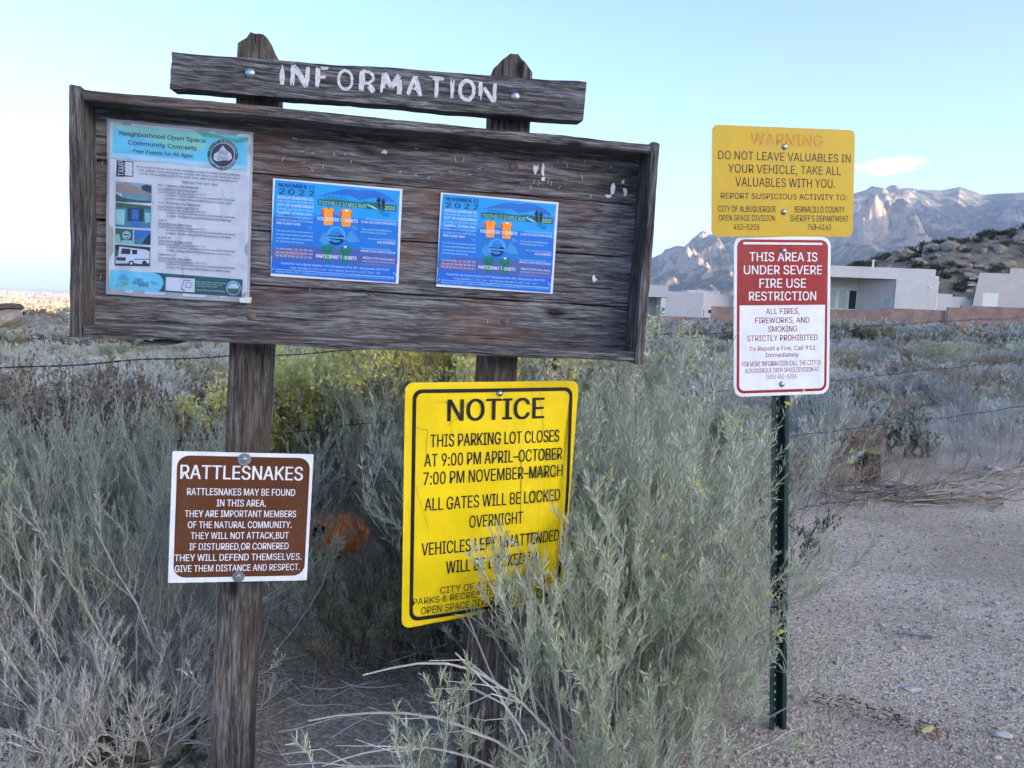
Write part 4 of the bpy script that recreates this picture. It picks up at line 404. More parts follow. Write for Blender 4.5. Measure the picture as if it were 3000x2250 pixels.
# ---- unseen ridge behind the camera, added and sized to shade the whole foreground
pa = np.linspace(-1000, 1000, 90); pb = np.linspace(-420, 420, 60); PA, PB = np.meshgrid(pa, pb)
sx_, sy_ = math.sin(R(SUN_AZ)), math.cos(R(SUN_AZ))
X2 = 1500 * sx_ + PB * sx_ - PA * sy_; Y2 = 1500 * sy_ + PB * sy_ + PA * sx_
Z2 = 290 * np.exp(-(PB / 190) ** 2) * (1 - sstep(np.abs(PA), 820, 1000)) * (1 + .16 * (fbm(PA / 160, PB / 160, 4, 71) - .5)) - 14
V = np.stack([X2, Y2, Z2], -1).reshape(-1, 3)
i, j = np.meshgrid(np.arange(59), np.arange(89), indexing='ij'); Q = np.stack([i * 90 + j, i * 90 + j + 1, (i + 1) * 90 + j + 1, (i + 1) * 90 + j], -1).reshape(-1, 4)
tag(np_mesh('shade_ridge', V, Q, m_mtn, smooth=True), 'unseen ridge behind the lot, added to shade the foreground', 'hill', kind='structure')

# unseen spur right of frame, added and notched to throw broken shade on slopes
ya = np.linspace(900, 8600, 260); xb = np.linspace(-.05, .5, 46); YA, XB = np.meshgrid(ya, xb)
Hs = np.interp(YA, [900, 2000, 3000, 3500, 4300, 5600, 7000, 8600], [0, 300, 640, 860, 1080, 1300, 1380, 1300]) * (.86 + .50 * fbm(YA / 420, YA * 0 + 3.7, 4, 83)); Hs = np.minimum(Hs, 1200 + 160 * (fbm(YA / 300, YA * 0 + 8.1, 3, 85) - .5))
X2 = (.86 + XB) * YA + 250; Z2 = Hs * np.where(XB < .06, sstep(XB, -.05, .06), 1 - .8 * sstep(XB, .06, .5)) + 60 * (fbm(X2 / 200, YA / 200, 4, 84) - .5) - 40
V = np.stack([X2, YA, Z2], -1).reshape(-1, 3)
i, j = np.meshgrid(np.arange(45), np.arange(259), indexing='ij'); Q = np.stack([i * 260 + j, i * 260 + j + 1, (i + 1) * 260 + j + 1, (i + 1) * 260 + j], -1).reshape(-1, 4)
tag(np_mesh('shade_spur', V, Q, m_mtn), 'unseen notched spur added to cast broken shade over the range', 'mountains', kind='structure')

# ---- the boulder hill behind the houses
HS = np.array([(38, 0), (46, 3.5), (52, 6.5), (58.3, 9.0), (63.2, 11.0), (67, 12.4), (70, 13.4), (73.9, 13.9), (75.9, 14.4), (79.9, 16.0), (83.4, 17.2), (87, 17.7), (90.3, 18.7), (93.3, 18.9), (96.7, 19.6), (120, 24), (150, 25)])
def hillz(x, y):
    xr = x / y * 150
    return np.interp(xr, HS[:, 0], HS[:, 1]) * (.16 + .84 * sstep(y, 114, 152)) * (1 - .8 * sstep(y, 165, 230)) + (fbm(x / 5, y / 5, 4, 51) - .5) * 1.6 * sstep(y, 114, 125) - 1.0
hx = np.linspace(30, 190, 200); hy = np.linspace(113, 230, 130); X2, Y2 = np.meshgrid(hx, hy)
V = np.stack([X2, Y2, hillz(X2, Y2)], -1).reshape(-1, 3)
i, j = np.meshgrid(np.arange(129), np.arange(199), indexing='ij'); Q = np.stack([i * 200 + j, i * 200 + j + 1, (i + 1) * 200 + j + 1, (i + 1) * 200 + j], -1).reshape(-1, 4)
m_hill, nt, b = nodes_mat('hill_soil')
n1 = N(nt, 'ShaderNodeTexNoise', Scale=.5, Detail=8.0, Roughness=.7); nt.links.new(coords(nt, 'World'), n1.inputs['Vector'])
nt.links.new(ramp(nt, n1.outputs[0], [(.35, (.095, .09, .062)), (.5, (.18, .15, .115)), (.65, (.27, .22, .17))]), b.inputs['Base Color']); b.inputs['Roughness'].default_value = .95
bump(nt, b, n1.outputs[0], .8, .5)
tag(np_mesh('hill', V, Q, m_hill, smooth=True), 'scrubby hill strewn with boulders behind the houses', 'hill', kind='structure')

# ---- far city on the plain, one mass of roofs and trees in the sun
rng = np.random.default_rng(4)
n = 5200; yy = 3000 * (4.2 ** rng.random(n)); xx = -yy * (.50 + .24 * rng.random(n))
wd = rng.uniform(5, 13, n); hd = rng.uniform(3, 6, n) * np.where(rng.random(n) < .04, 3, 1); tree = rng.random(n) < .5
zz = gz(xx, yy)
VB, FB, MI = [], [], []
B8 = np.array([(-1, -1, 0), (1, -1, 0), (1, 1, 0), (-1, 1, 0), (-1, -1, 1), (1, -1, 1), (1, 1, 1), (-1, 1, 1)], float)
T8 = np.array([(-.4, -.4, 0), (.4, -.4, 0), (.4, .4, 0), (-.4, .4, 0), (-1, -1, .5), (1, -1, .5), (.6, .9, 1), (-.8, .7, .95)], float)
F6 = np.array([(4, 5, 6, 7), (0, 1, 5, 4), (1, 2, 6, 5), (2, 3, 7, 6), (3, 0, 4, 7)])
sh = np.where(tree[:, None, None], T8[None], B8[None]); ang = rng.random(n) * 3.14
c_, s_ = np.cos(ang)[:, None], np.sin(ang)[:, None]
hw = np.where(tree, wd * .6, wd); hh = np.where(tree, hd * 1.6, hd)
px, py = sh[..., 0] * hw[:, None], sh[..., 1] * hw[:, None]
V = np.stack([xx[:, None] + px * c_ - py * s_, yy[:, None] + px * s_ + py * c_, zz[:, None] - 1 + sh[..., 2] * hh[:, None] + 1], -1).reshape(-1, 3)
Q = (np.arange(n)[:, None, None] * 8 + F6[None]).reshape(-1, 4)
m_roofs = foliage('house_walls', (.42, .29, .15), (.62, .48, .28), (.78, .66, .42), 0); m_ctree = foliage('city_trees', (.14, .13, .03), (.34, .24, .04), (.42, .22, .04), .1)
tag(np_mesh('distant_city', V, Q, [m_roofs, m_ctree], mi=np.repeat(tree.astype(np.int32), 5)), 'sunlit city houses and autumn trees spread over the far plain', 'distant city', kind='stuff')

# ---- a small cloud above the range (outside the haze)
bm_v = []
def ico(sub):
    import bmesh
    b = bmesh.new(); bmesh.ops.create_icosphere(b, subdivisions=sub, radius=1); v = np.array([p.co[:] for p in b.verts]); f = np.array([[q.index for q in p.verts] for p in b.faces]); b.free(); return v, f
m_cloud = bpy.data.materials.new('cloud_vapour'); m_cloud.use_nodes = True; nt = m_cloud.node_tree; nt.nodes.remove(nt.nodes['Principled BSDF'])
pv = nt.nodes.new('ShaderNodeVolumePrincipled'); tc = nt.nodes.new('ShaderNodeTexCoord'); pv.inputs['Color'].default_value = (1, .9, .88, 1)
ln = N(nt, 'ShaderNodeVectorMath', operation='LENGTH'); nt.links.new(tc.outputs['Object'], ln.inputs[0])
ns = N(nt, 'ShaderNodeTexNoise', Scale=1.0, Detail=5.0, Roughness=.6); mp = nt.nodes.new('ShaderNodeMapping'); mp.inputs['Scale'].default_value = (3.2, 2, 2.2); nt.links.new(tc.outputs['Object'], mp.inputs[0]); nt.links.new(mp.outputs[0], ns.inputs['Vector'])
sb = N(nt, 'ShaderNodeMath', operation='SUBTRACT'); nt.links.new(ns.outputs[0], sb.inputs[0])
l2 = N(nt, 'ShaderNodeMath', operation='MULTIPLY'); nt.links.new(ln.outputs['Value'], l2.inputs[0]); l2.inputs[1].default_value = .62; nt.links.new(l2.outputs[0], sb.inputs[1])
mu = N(nt, 'ShaderNodeMath', operation='MULTIPLY', use_clamp=False); nt.links.new(sb.outputs[0], mu.inputs[0]); mu.inputs[1].default_value = .006
mxm = N(nt, 'ShaderNodeMath', operation='MAXIMUM'); nt.links.new(mu.outputs[0], mxm.inputs[0]); mxm.inputs[1].default_value = 0
nt.links.new(mxm.outputs[0], pv.inputs['Density']); nt.links.new(pv.outputs[0], nt.nodes['Material Output'].inputs['Volume'])
v, f = ico(3); cl = np_mesh('cloud', v, f, m_cloud); cl.location = (9350, 20000, 3830); cl.scale = (1000, 800, 250); cl.rotation_euler = (0, R(-6), 0)
tag(cl, 'small pale pink cloud above the mountain range', 'cloud', kind='structure')

# ================================================================== HOUSES AND WALL
def stucco(name, c): return plain(name, c, .9, .06, 1.2, bmp=.01, spec=.2)
m_stA = stucco('stucco_pale', (.44, .445, .475)); m_stB = stucco('stucco_grey', (.54, .53, .54)); m_stC = stucco('stucco_tan', (.48, .45, .44)); m_cop = stucco('stucco_cap', (.60, .59, .59))
def glassy(name, c, r=.08):
    m, nt, b = nodes_mat(name); b.inputs['Base Color'].default_value = (*c, 1); b.inputs['Roughness'].default_value = r; b.inputs['Specular IOR Level'].default_value = .6; return m
m_teal = glassy('teal_glass', (.05, .19, .19)); m_dark = glassy('dark_glass', (.02, .03, .035)); m_shade = glassy('curtained_glass', (.30, .38, .37), .2); m_blind = plain('white_blind', (.66, .70, .68), .4, .03, 3)
m_wht = plain('white_trim', (.7, .7, .7), .5, .04, 3)
def window(parent, p0, p1, z0, z1, glass, proud=.03, name='window', trim=None):
    "framed window on the wall line p0-p1 seen from the front"
    d = Vector((p1[0] - p0[0], p1[1] - p0[1], 0)); L = d.length; d.normalize(); nrm = Vector((d.y, -d.x, 0))
    o = Vector((p0[0], p0[1], 0)) + nrm * .004
    fb = MB(); t = .06
    def bar(a, b_, c, e):
        pts = []
        for k in (proud, 0):
            for (s, q) in ((a, c), (b_, c), (b_, e), (a, e)): pts.append(o + d * s + nrm * k + Vector((0, 0, q)))
        fb.add(pts, [(0, 1, 2, 3), (0, 4, 5, 1), (1, 5, 6, 2), (2, 6, 7, 3), (3, 7, 4, 0)])
    bar(0, t, z0, z1); bar(L - t, L, z0, z1); bar(t, L - t, z0, z0 + t); bar(t, L - t, z1 - t, z1)
    fr = fb.build(name, trim or m_wht, parent)
    gb = MB(); gb.add([o + d * s + nrm * .008 + Vector((0, 0, q)) for s, q in ((t, z0 + t), (L - t, z0 + t), (L - t, z1 - t), (t, z1 - t))], [(0, 1, 2, 3)])
    gb.build('pane', glass, fr)
    return fr
def house(name, loc, label):
    o = empty(name, Matrix.Translation(loc)); tag(o, label, 'house', 'houses beyond the block wall'); return o
class HB(MB):
    def __init__(s, o): super().__init__(); s.o = o
def part(mb, name, mat, root, smooth=False):
    mb.v = [(x - root.location.x, y - root.location.y, z - root.location.z) for x, y, z in mb.v]
    return mb.build(name, mat, root, smooth)
def shift(ob, root): ob.data.transform(Matrix.Translation(-root.location)); return ob

hA = house('stucco_house', Vector((23, 110, -1)), 'grey stucco house with an overhanging upper box, seen at the edge of the notice board')
g = MB(); g.prism([(20.8, 107), (25.9, 107), (32.6, 116), (32.6, 123), (20.8, 123)], -2, 3.66); part(g, 'wall', m_stA, hA)
g = MB(); g.box(12.5, 21.0, 106.9, 115, 2.8, 4.45); part(g, 'upper_box', m_stA, hA)
g = MB(); g.box(12.5, 20.1, 110.5, 115, -2, 2.79); part(g, 'porch_wall', m_stC, hA)
g = MB(); g.box(20.12, 20.79, 107.05, 110.4, -2, 2.79); part(g, 'porch_pier', m_cop, hA)
g = MB(); g.box(26.0, 31.0, 117.5, 122, 3.67, 4.2); part(g, 'roof', m_cop, hA)
for p0, p1, z0, z1, gl in (((20.2, 107.05), (20.76, 107.05), .32, 1.47, m_teal), ((26.05, 107.2), (26.3, 107.54), .25, 1.42, m_dark), ((27.0, 108.48), (27.75, 109.48), .78, 1.42, m_dark)):
    f_ = window(hA, p0, p1, z0, z1, gl); shift(f_, hA); shift(f_.children[0], hA)

hB = house('stucco_house', Vector((50, 110, 1)), 'wide grey stucco house with a deep covered porch and a roof vent')
g = MB(); g.prism([(38, 106), (57.05, 106), (57.05, 118), (38, 118)], 6.5, 8.02); part(g, 'roof', m_stB, hB)
g = MB(); g.prism([(51.75, 105.9), (57.4, 105.9), (57.8, 106.4), (57.8, 118), (55, 118), (51.75, 106.6)], -1, 6.49); g.prism([(54.5, 105.96), (57.4, 105.96), (57.8, 106.5), (57.8, 117.9), (57.06, 117.9), (57.06, 105.99), (54.5, 105.99)], 6.491, 7.12); part(g, 'wall', m_stB, hB)
g = MB(); g.box(38, 48.4, 110, 118, -1, 6.49); part(g, 'porch_wall', m_stC, hB)
g = MB(); g.prism([(48.41, 110), (51.74, 106.1), (51.74, 112), (48.41, 114)], -1, 6.48); part(g, 'porch_return', m_stC, hB)
g = MB(); g.tube([(49.15, 107.6, 8.0), (49.15, 107.6, 8.9)], .13, 10); g.tube([(49.15, 107.6, 8.9), (49.15, 107.6, 9.1)], .2, 10); part(g, 'roof_vent', m_wht, hB)
g = MB(); g.box(57.8, 58.25, 107, 107.3, 6.25, 6.42); part(g, 'rain_spout', m_cop, hB)
g = MB(); g.box(56.2, 56.5, 105.7, 105.9, 5.5, 5.68); part(g, 'wall_lamp', m_wht, hB)
for x0, x1, z1, gl in ((44.4, 45.5, 5.03, m_shade), (45.7, 46.95, 5.02, m_shade), (47.2, 48.35, 4.95, m_dark)):
    f_ = window(hB, (x0, 110), (x1, 110), 2.2, z1, gl); shift(f_, hB); shift(f_.children[0], hB)
f_ = window(hB, (50.7, 107.32), (51.55, 106.32), 2.5, 4.1, m_shade); shift(f_, hB); shift(f_.children[0], hB)

hC = house('stucco_house', Vector((70, 110, 1)), 'tan stucco house with sloping side wall and one big white window')
g = MB(); g.add([(61.9, 106, -1), (82, 106, -1), (82, 106, 7.85), (63.02, 106, 7.85), (70.3, 120, -1), (92, 120, -1), (92, 120, 7.85), (71.5, 120, 7.85)], [(0, 1, 2, 3), (7, 6, 5, 4), (3, 2, 6, 7), (0, 3, 7, 4), (1, 5, 6, 2), (0, 4, 5, 1)]); part(g, 'wall', m_stC, hC)
g = MB(); g.prism([(67.1, 106.02), (82, 106.02), (90, 118), (75.5, 118)], 7.86, 8.62); part(g, 'parapet', m_stC, hC)
f_ = window(hC, (63.75, 106), (65.9, 106), 3.2, 5.16, m_blind); shift(f_, hC); shift(f_.children[0], hC)
for z_, x_ in ((7.05, 62.95), (6.15, 62.8), (5.4, 62.7)):
    g = MB(); g.box(x_ - .75, x_, 106.6, 106.9, z_ - .1, z_ + .1); part(g, 'rain_spout', m_cop, hC)
g = MB()
for x0, x1, zt in ((57.95, 60.18, 4.82), (60.181, 62.2, 4.5), (62.201, 62.95, 4.17)): g.box(x0, x1, 107, 107.4, 0, zt)
tag(g.build('courtyard_wall', m_stB), 'low stepped stucco wall between the two right-hand houses', 'wall')

m_blk, nt, b = nodes_mat('split_block')
br = N(nt, 'ShaderNodeTexBrick', Scale=1.0); br.inputs['Brick Width'].default_value = .4; br.inputs['Row Height'].default_value = .2; br.inputs['Mortar Size'].default_value = .012
br.inputs['Color1'].default_value = (.27, .195, .175, 1); br.inputs['Color2'].default_value = (.22, .16, .145, 1); br.inputs['Mortar'].default_value = (.18, .135, .12, 1)
tc = nt.nodes.new('ShaderNodeTexCoord'); mp = nt.nodes.new('ShaderNodeMapping'); mp.inputs['Rotation'].default_value = (R(90), 0, 0); nt.links.new(tc.outputs['Object'], mp.inputs[0]); nt.links.new(mp.outputs[0], br.inputs['Vector'])
n1 = N(nt, 'ShaderNodeTexNoise', Scale=.7, Detail=6.0); nt.links.new(tc.outputs['Object'], n1.inputs['Vector'])
nt.links.new(mixc(nt, 1.0, br.outputs[0], ramp(nt, n1.outputs[0], [(.35, (.8, .8, .8)), (.65, (1.25, 1.2, 1.2))]), 'MULTIPLY'), b.inputs['Base Color']); b.inputs['Roughness'].default_value = .95
bw = empty('block_wall', Matrix.Translation((40, 100, 0))); tag(bw, 'long reddish brown block wall along the top of the field', 'wall')
for x0, x1, y0, zb, zt in ((6, 20.85, 100, -3, .3), (20.9, 25.05, 100.02, -3, .3), (25.1, 26.35, 98.8, -3, 1.80), (26.36, 34, 99, -3, 1.82), (34.01, 47.3, 99.5, -3, 2.05), (47.31, 55.6, 100, -3, 2.48), (55.61, 57.5, 99.6, -3, 2.9), (57.51, 70, 99.9, -3, 3.2), (70.01, 95, 99.9, -3, 3.5)):
    g = MB(); g.box(x0, x1, y0, y0 + .3, zb, zt); g.v = [(x - 40, y - 100, z) for x, y, z in g.v]; g.build('wall_panel' if x1 - x0 > 2 else 'pillar', m_blk, bw)
# ================================================================== THE NOTICE BOARD
rnd = random.Random(11)
BX, BY, BZv = (.9852, .1702, -.0177), (-.1702, .9854, .0037), (.0181, -.0007, .9998)
BO = Vector((-.3022, 1.7004, 1.3638)); ZB = 1.36
MBD = frame(BO - Vector(BZv) * ZB, BX, BY, BZv)
W_DK, W_MD, W_LT = (.078, .074, .077), (.17, .166, .172), (.31, .305, .325)
w_x = wood('weathered_planks', 0, W_DK, W_MD, W_LT, (.15, .08, .052), .55, fine=78)
w_hd = wood('weathered_header', 0, (.06, .058, .063), (.15, .148, .158), (.30, .30, .32), (.07, .055, .045), .4, fine=92)
w_fx = wood('weathered_rail', 0, (.05, .045, .044), (.145, .138, .138), (.30, .295, .30), (.12, .08, .055), .5, fine=110)
w_fz = wood('weathered_stile', 2, (.05, .045, .044), (.125, .117, .116), (.26, .255, .26), (.10, .07, .055), .5, fine=90)
w_pt = wood('post_timber', 2, (.06, .052, .046), (.13, .117, .108), (.225, .21, .20), (.07, .045, .03), .6, fine=80)
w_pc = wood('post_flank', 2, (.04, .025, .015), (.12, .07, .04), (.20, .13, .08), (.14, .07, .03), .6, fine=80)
m_zinc = plain('zinc', (.36, .40, .44), .32, .2, 60, metal=.9)
m_rust = plain('rusty_bolt', (.15, .105, .085), .7, .3, 80, metal=.3)
m_white = plain('white_paint', (.60, .61, .64), .8, .22, 120)
m_staple = plain('staple_wire', (.62, .62, .64), .35, .1, 60, metal=.8)
m_paper = plain('paper', (.70, .71, .74), .8, .04, 40)

def plank(mb, x0, x1, y0, y1, z0, z1, seed=0, jit=.0022, step=.025, m=0, zoff=None, corners=None):
    "rough board lying along x; edges wander a little, ends are chipped"
    n = max(2, int((x1 - x0) / step)); r = random.Random(seed); nz = 5
    ring = [(0, k / (nz - 1)) for k in range(nz)] + [(1, k / (nz - 1)) for k in range(nz - 1, -1, -1)]
    k_ = len(ring); vs = []; fs = []
    ph = [r.random() * 50 for _ in range(8)]
    for i in range(n + 1):
        t = i / n; x = x0 + (x1 - x0) * t
        top = z1; bot = z0
        if corners: top = corners[0] + (corners[1] - corners[0]) * t; bot = corners[2] + (corners[3] - corners[2]) * t
        wob = lambda a: float(vnoise(np.array([x * 9 + ph[a]]), np.array([ph[a] * 3.])) [0] - .5) * 2 * jit + float(vnoise(np.array([x * 60 + ph[a]]), np.array([ph[a]]))[0] - .5) * jit
        dt, db, df = wob(0), wob(1), wob(2)
        for (a, c) in ring:
            yy = y0 if a == 0 else y1; zz = bot + db + (top + dt - bot - db) * c
            if a == 0: yy += (.0018 if c in (0, 1) else 0) + df * .35
            ex = (r.random() - .5) * .006 if i in (0, n) else 0
            vs.append((x + ex, yy, zz))
    for i in range(n):
        for k in range(k_):
            q = (k + 1) % k_
            fs.append((i * k_ + k, (i + 1) * k_ + k, (i + 1) * k_ + q, i * k_ + q))
    fs.append(tuple(range(k_))); fs.append(tuple(n * k_ + k for k in range(k_ - 1, -1, -1)))
    mb.add(vs, fs, m)
def stile(mb, x0, x1, y0, y1, z0, z1, seed=0, jit=.002, m=0):
    t = MB(); plank(t, z0, z1, y0, y1, -x1, -x0, seed, jit); mb.add([(-z, y, x) for x, y, z in t.v], t.f, m)
def post(mb, cxf, wid, y0, y1, zs, prof, seed=0, mside=None):
    "square post; cxf(z) is the left edge, prof a list of (fraction, drop) for the weathered top"
    nx_ = 11; r = random.Random(seed); vs = []; fs = []; k_ = 2 * nx_; mi = []
    for i, z in enumerate(zs):
        last = i == len(zs) - 1
        for side in (0, 1):
            for k in range(nx_):
                q = k / (nx_ - 1) if side == 0 else 1 - k / (nx_ - 1)
                x = cxf(z) + wid * q + (float(vnoise(np.array([z * 22.]), np.array([seed + (q > .5) * 9.]))[0]) - .5) * .003
                y = (y0 if side == 0 else y1) + (.005 if q in (0, 1) and side == 0 else 0) + (float(vnoise(np.array([q * 14.]), np.array([z * .7 + seed]))[0]) - .5) * .003 * (1 - side)
                dz = 0
                if last:
                    dz = np.interp(q, [p[0] for p in prof], [p[1] for p in prof]) + (r.random() - .6) * .009 - (.006 if side == 0 else .012)
                vs.append((x, y, z + dz))
    for i in range(len(zs) - 1):
        for k in range(k_):
            q = (k + 1) % k_
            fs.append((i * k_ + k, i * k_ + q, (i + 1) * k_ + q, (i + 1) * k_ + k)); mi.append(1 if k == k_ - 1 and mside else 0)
    o = (len(zs) - 1) * k_
    for k in range(nx_ - 1): fs.append((o + k, o + k + 1, o + k_ - 2 - k, o + k_ - 1 - k)); mi.append(0)
    b0 = mb.n; mb.add(vs, fs, 0); mb.m[-len(fs):] = mi

board = empty('notice_board', MBD)
tag(board, 'weathered wooden notice board on two posts with INFORMATION painted on its header', 'notice board')
Z = ZB
def bpart(mb, name, mats, parent=None, smooth=False): return mb.build(name, mats, parent or board, smooth)
g = MB()
for k, (z0, z1) in enumerate(((-.235, -.1245), (-.1208, -.0046), (-.0009, .1203), (.1238, .235))): plank(g, -.604, .604, .08 + .001 * (k % 2), .0985, Z + z0, Z + z1, 20 + k, .0016)
g.box(-.603, .603, .0975, .0992, Z - .23, Z + .23)
backboard = bpart(g, 'backboard', w_x)
g = MB(); plank(g, -.600, .602, 0, .0975, Z + .229, Z + .2485, 31, .0022); bpart(g, 'frame_rail', w_fx)
g = MB(); plank(g, -.600, .602, .002, .0975, Z - .2505, Z - .2285, 32, .0026); bpart(g, 'frame_rail', w_fx)
g = MB(); stile(g, -.6225, -.6005, -.003, .0975, Z - .2525, Z + .2535, 33); bpart(g, 'frame_stile', w_fz)
g = MB(); stile(g, .6025, .622, -.003, .0975, Z - .2535, Z + .2515, 34); bpart(g, 'frame_stile', w_fz)
g = MB(); g.slab([(-.505, Z - .2665), (-.470, Z - .2655), (-.43, Z - .262), (-.40, Z - .2525), (-.468, Z - .2515), (-.4745, Z - .257), (-.487, Z - .254)], .03, .05); bpart(g, 'broken_splinter', w_fx)
zs = np.concatenate([np.arange(.0, Z + .36, .06), [Z + .372, Z + .43]])
lz, lx = [-1.19, -.26, .396, .45], [-.3514, -.3262, -.3225, -.3222]
g = MB(); post(g, lambda z: np.interp(z - Z, lz, lx), .0905, .0995, .189, zs, [(0, -.022), (.3, -.002), (.66, 0), (.85, -.03), (1, -.06)], 41); bpart(g, 'post', [w_pt])
zs = np.concatenate([np.arange(.0, Z + .36, .06), [Z + .385, Z + .447]])
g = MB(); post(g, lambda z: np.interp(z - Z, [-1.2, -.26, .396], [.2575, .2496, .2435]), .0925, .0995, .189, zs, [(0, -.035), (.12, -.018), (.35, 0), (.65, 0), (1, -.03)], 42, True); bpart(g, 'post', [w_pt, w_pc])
# header
g = MB(); plank(g, -.4445, .4525, .05, .0985, 0, 0, 43, .0022, .02, corners=(Z + .3506, Z + .3833, Z + .2785, Z + .2970)); header = bpart(g, 'header_board', w_hd)
# hand-painted, peeling letters: each is a few brush strokes
STK = {'I': [[(0, 1), (0, 0)]], 'N': [[(-.5, 0), (-.5, 1)], [(-.5, 1), (.5, 0)], [(.5, 0), (.5, 1)]], 'F': [[(-.4, 0), (-.4, 1)], [(-.4, .98), (.5, .98)], [(-.4, .52), (.35, .52)]],
       'O': [[(.5 * math.cos(a * math.pi / 9), .5 + .5 * math.sin(a * math.pi / 9)) for a in range(19)]],
       'R': [[(-.45, 0), (-.45, 1)], [(-.45, .98), (.1, .98), (.4, .82), (.4, .65), (.1, .47), (-.4, .42)], [(0, .42), (.5, 0)]],
       'M': [[(-.5, 0), (-.45, 1)], [(-.45, 1), (0, .3)], [(0, .3), (.45, 1)], [(.45, 1), (.5, 0)]], 'A': [[(-.5, 0), (0, 1)], [(0, 1), (.5, 0)], [(-.25, .32), (.25, .32)]], 'T': [[(0, 0), (0, 1)], [(-.55, .98), (.55, .98)]]}
g = MB(); r = random.Random(5)
us = [152, 300, 495, 697, 895, 1108, 1323, 1512, 1658, 1800, 1992]; wds = [0, 120, 100, 130, 115, 150, 115, 130, 0, 130, 125]
for ch, u_, wd_ in zip("INFORMATION", us, wds):
    xc = -.2231 + (u_ - 127) / (2065 - 127) * .467; wl = wd_ * .000241; zb = .3062 + (xc + .223) / .467 * .0091
    for st in STK[ch]:
        hw_ = .0052 if len(st) == 2 and abs(st[0][1] - st[1][1]) > .3 else .0036
        for rep in range(4):
            if rep in (0, 3) and r.random() < .3: continue
            o = (rep - 1.5) * hw_ * .5; pts = []
            dens = []
            for a, c in zip(st[:-1], st[1:]):
                for s in range(4): dens.append((a[0] + (c[0] - a[0]) * s / 4, a[1] + (c[1] - a[1]) * s / 4))
            dens.append(st[-1])
            lo = 0 if r.random() < .6 else 1
            dens = dens[lo:]
            L_, R_ = [], []
            for k, (a, c) in enumerate(dens):
                a2, c2 = dens[min(k + 1, len(dens) - 1)]; a1, c1 = dens[max(k - 1, 0)]
                tx, tz = (a2 - a1) * wl, (c2 - c1) * .0435; q = math.hypot(tx, tz) or 1; nx2, nz2 = -tz / q, tx / q
                ww = hw_ * .42 * (.5 + .8 * r.random()) * (.45 if k in (0, len(dens) - 1) else 1)
                X = xc + a * wl + nx2 * o + (r.random() - .5) * .0012; Zq = zb + .002 + c * .0415 + nz2 * o + (r.random() - .5) * .0016
                L_.append((X + nx2 * ww, Zq + nz2 * ww)); R_.append((X - nx2 * ww, Zq - nz2 * ww))
            yq = .0478 - .0003 * rep
            nL = len(L_)
            g.add([(x, yq, Z + z) for x, z in L_] + [(x, yq, Z + z) for x, z in R_], [(k, k + 1, nL + k + 1, nL + k) for k in range(nL - 1)])
g.build('lettering', m_white, header)
def bolt_d(name, x, y, z, r_, mat, parent, h_=.006):
    g = MB(); g.dome((x, y, z), r_, h_); return g.build(name, mat, parent, True)
bolt_d('bolt', -.2851, .0495, Z + .3257, .0112, m_zinc, header); bolt_d('bolt', .2901, .0495, Z + .3344, .0112, m_zinc, header)
for x, z in ((-.276, -.1925), (.3009, -.1732), (.2998, .1854)): bolt_d('bolt', x, .0805, Z + z, .0108, m_rust, backboard, .004)
# torn scraps of old notices, staples
def scrap(x, z, w_, h_, seed):
    r = random.Random(seed); pts = []
    for k in range(7):
        a = 2 * math.pi * k / 7; q = .35 + .85 * r.random(); pts.append((x + w_ / 2 * q * math.cos(a), Z + z + h_ / 2 * q * math.sin(a)))
    g = MB(); g.slab(pts, .0772, .0785); return g.build('paper_scrap', m_paper, board)
def bl(px, py):
    "local board position of a mark measured on the board face (mm grid)"
    return px, py
for k, (x, z, w_, h_) in enumerate([(.0035, .1925, .014, .014), (.354, .186, .014, .026), (.370, .182, .012, .032), (.372, .163, .013, .012), (.540, .158, .014, .034), (.533, .137, .018, .012), (.565, .172, .010, .014), (.572, .15, .012, .03), (.512, -.062, .016, .022)]): scrap(x, z, w_, h_, 70 + k)
r = random.Random(9); g = MB()
for k in range(46):
    x, z = r.uniform(-.22, .59), r.choice([r.uniform(.13, .215), r.uniform(-.21, .2)])
    if -.24 < x < .42 and -.11 < z < .125: continue
    a = r.uniform(-.5, .5) + (1.5 if r.random() < .3 else 0); L_ = r.uniform(.003, .006)
    g.tube([(x - L_ * math.cos(a), .0782, Z + z - L_ * math.sin(a)), (x + L_ * math.cos(a), .0782, Z + z + L_ * math.sin(a))], .0007, 4)
for (x, z) in ((.35, .155), (.362, .152), (.385, .158), (.392, .155), (.343, .142), (-.607 + .02, .118), (-.59, -.125)):
    g.tube([(x - .001, .0782, Z + z - .005), (x + .001, .0782, Z + z + .005)], .0007, 4)
so = g.build('staples', m_staple, board); so['kind'] = 'stuff'
# chipped patches of old brown stain on the backboard are in its wood; splintered pale wood slivers lie over it
# ================================================================== POSTERS
def lin(c): return tuple(((v / 255 + .055) / 1.055) ** 2.4 if v > 10 else v / 3000 for v in c)
_inks = {}
def ink(c, rough=.55):
    if c not in _inks: _inks[c] = plain('print_%02x%02x%02x' % c, lin(c), rough, .05, 25)
    return _inks[c]
RUNC = dict(sky=(20, 150, 225), mid=(15, 138, 222), deep=(10, 112, 205), purple=(68, 92, 165), rose=(120, 100, 150), band=(12, 98, 205), mtn=(30, 105, 200), mtn2=(40, 110, 190), green=(15, 100, 105), pale=(150, 205, 225), orange=(238, 150, 40), red=(222, 55, 55), teal=(10, 112, 108),
            tealdk=(8, 85, 90), cream=(225, 230, 235), black=(14, 18, 40), paleblue=(80, 165, 235), navy=(15, 35, 90), facet=(60, 140, 205), rule=(190, 220, 240))
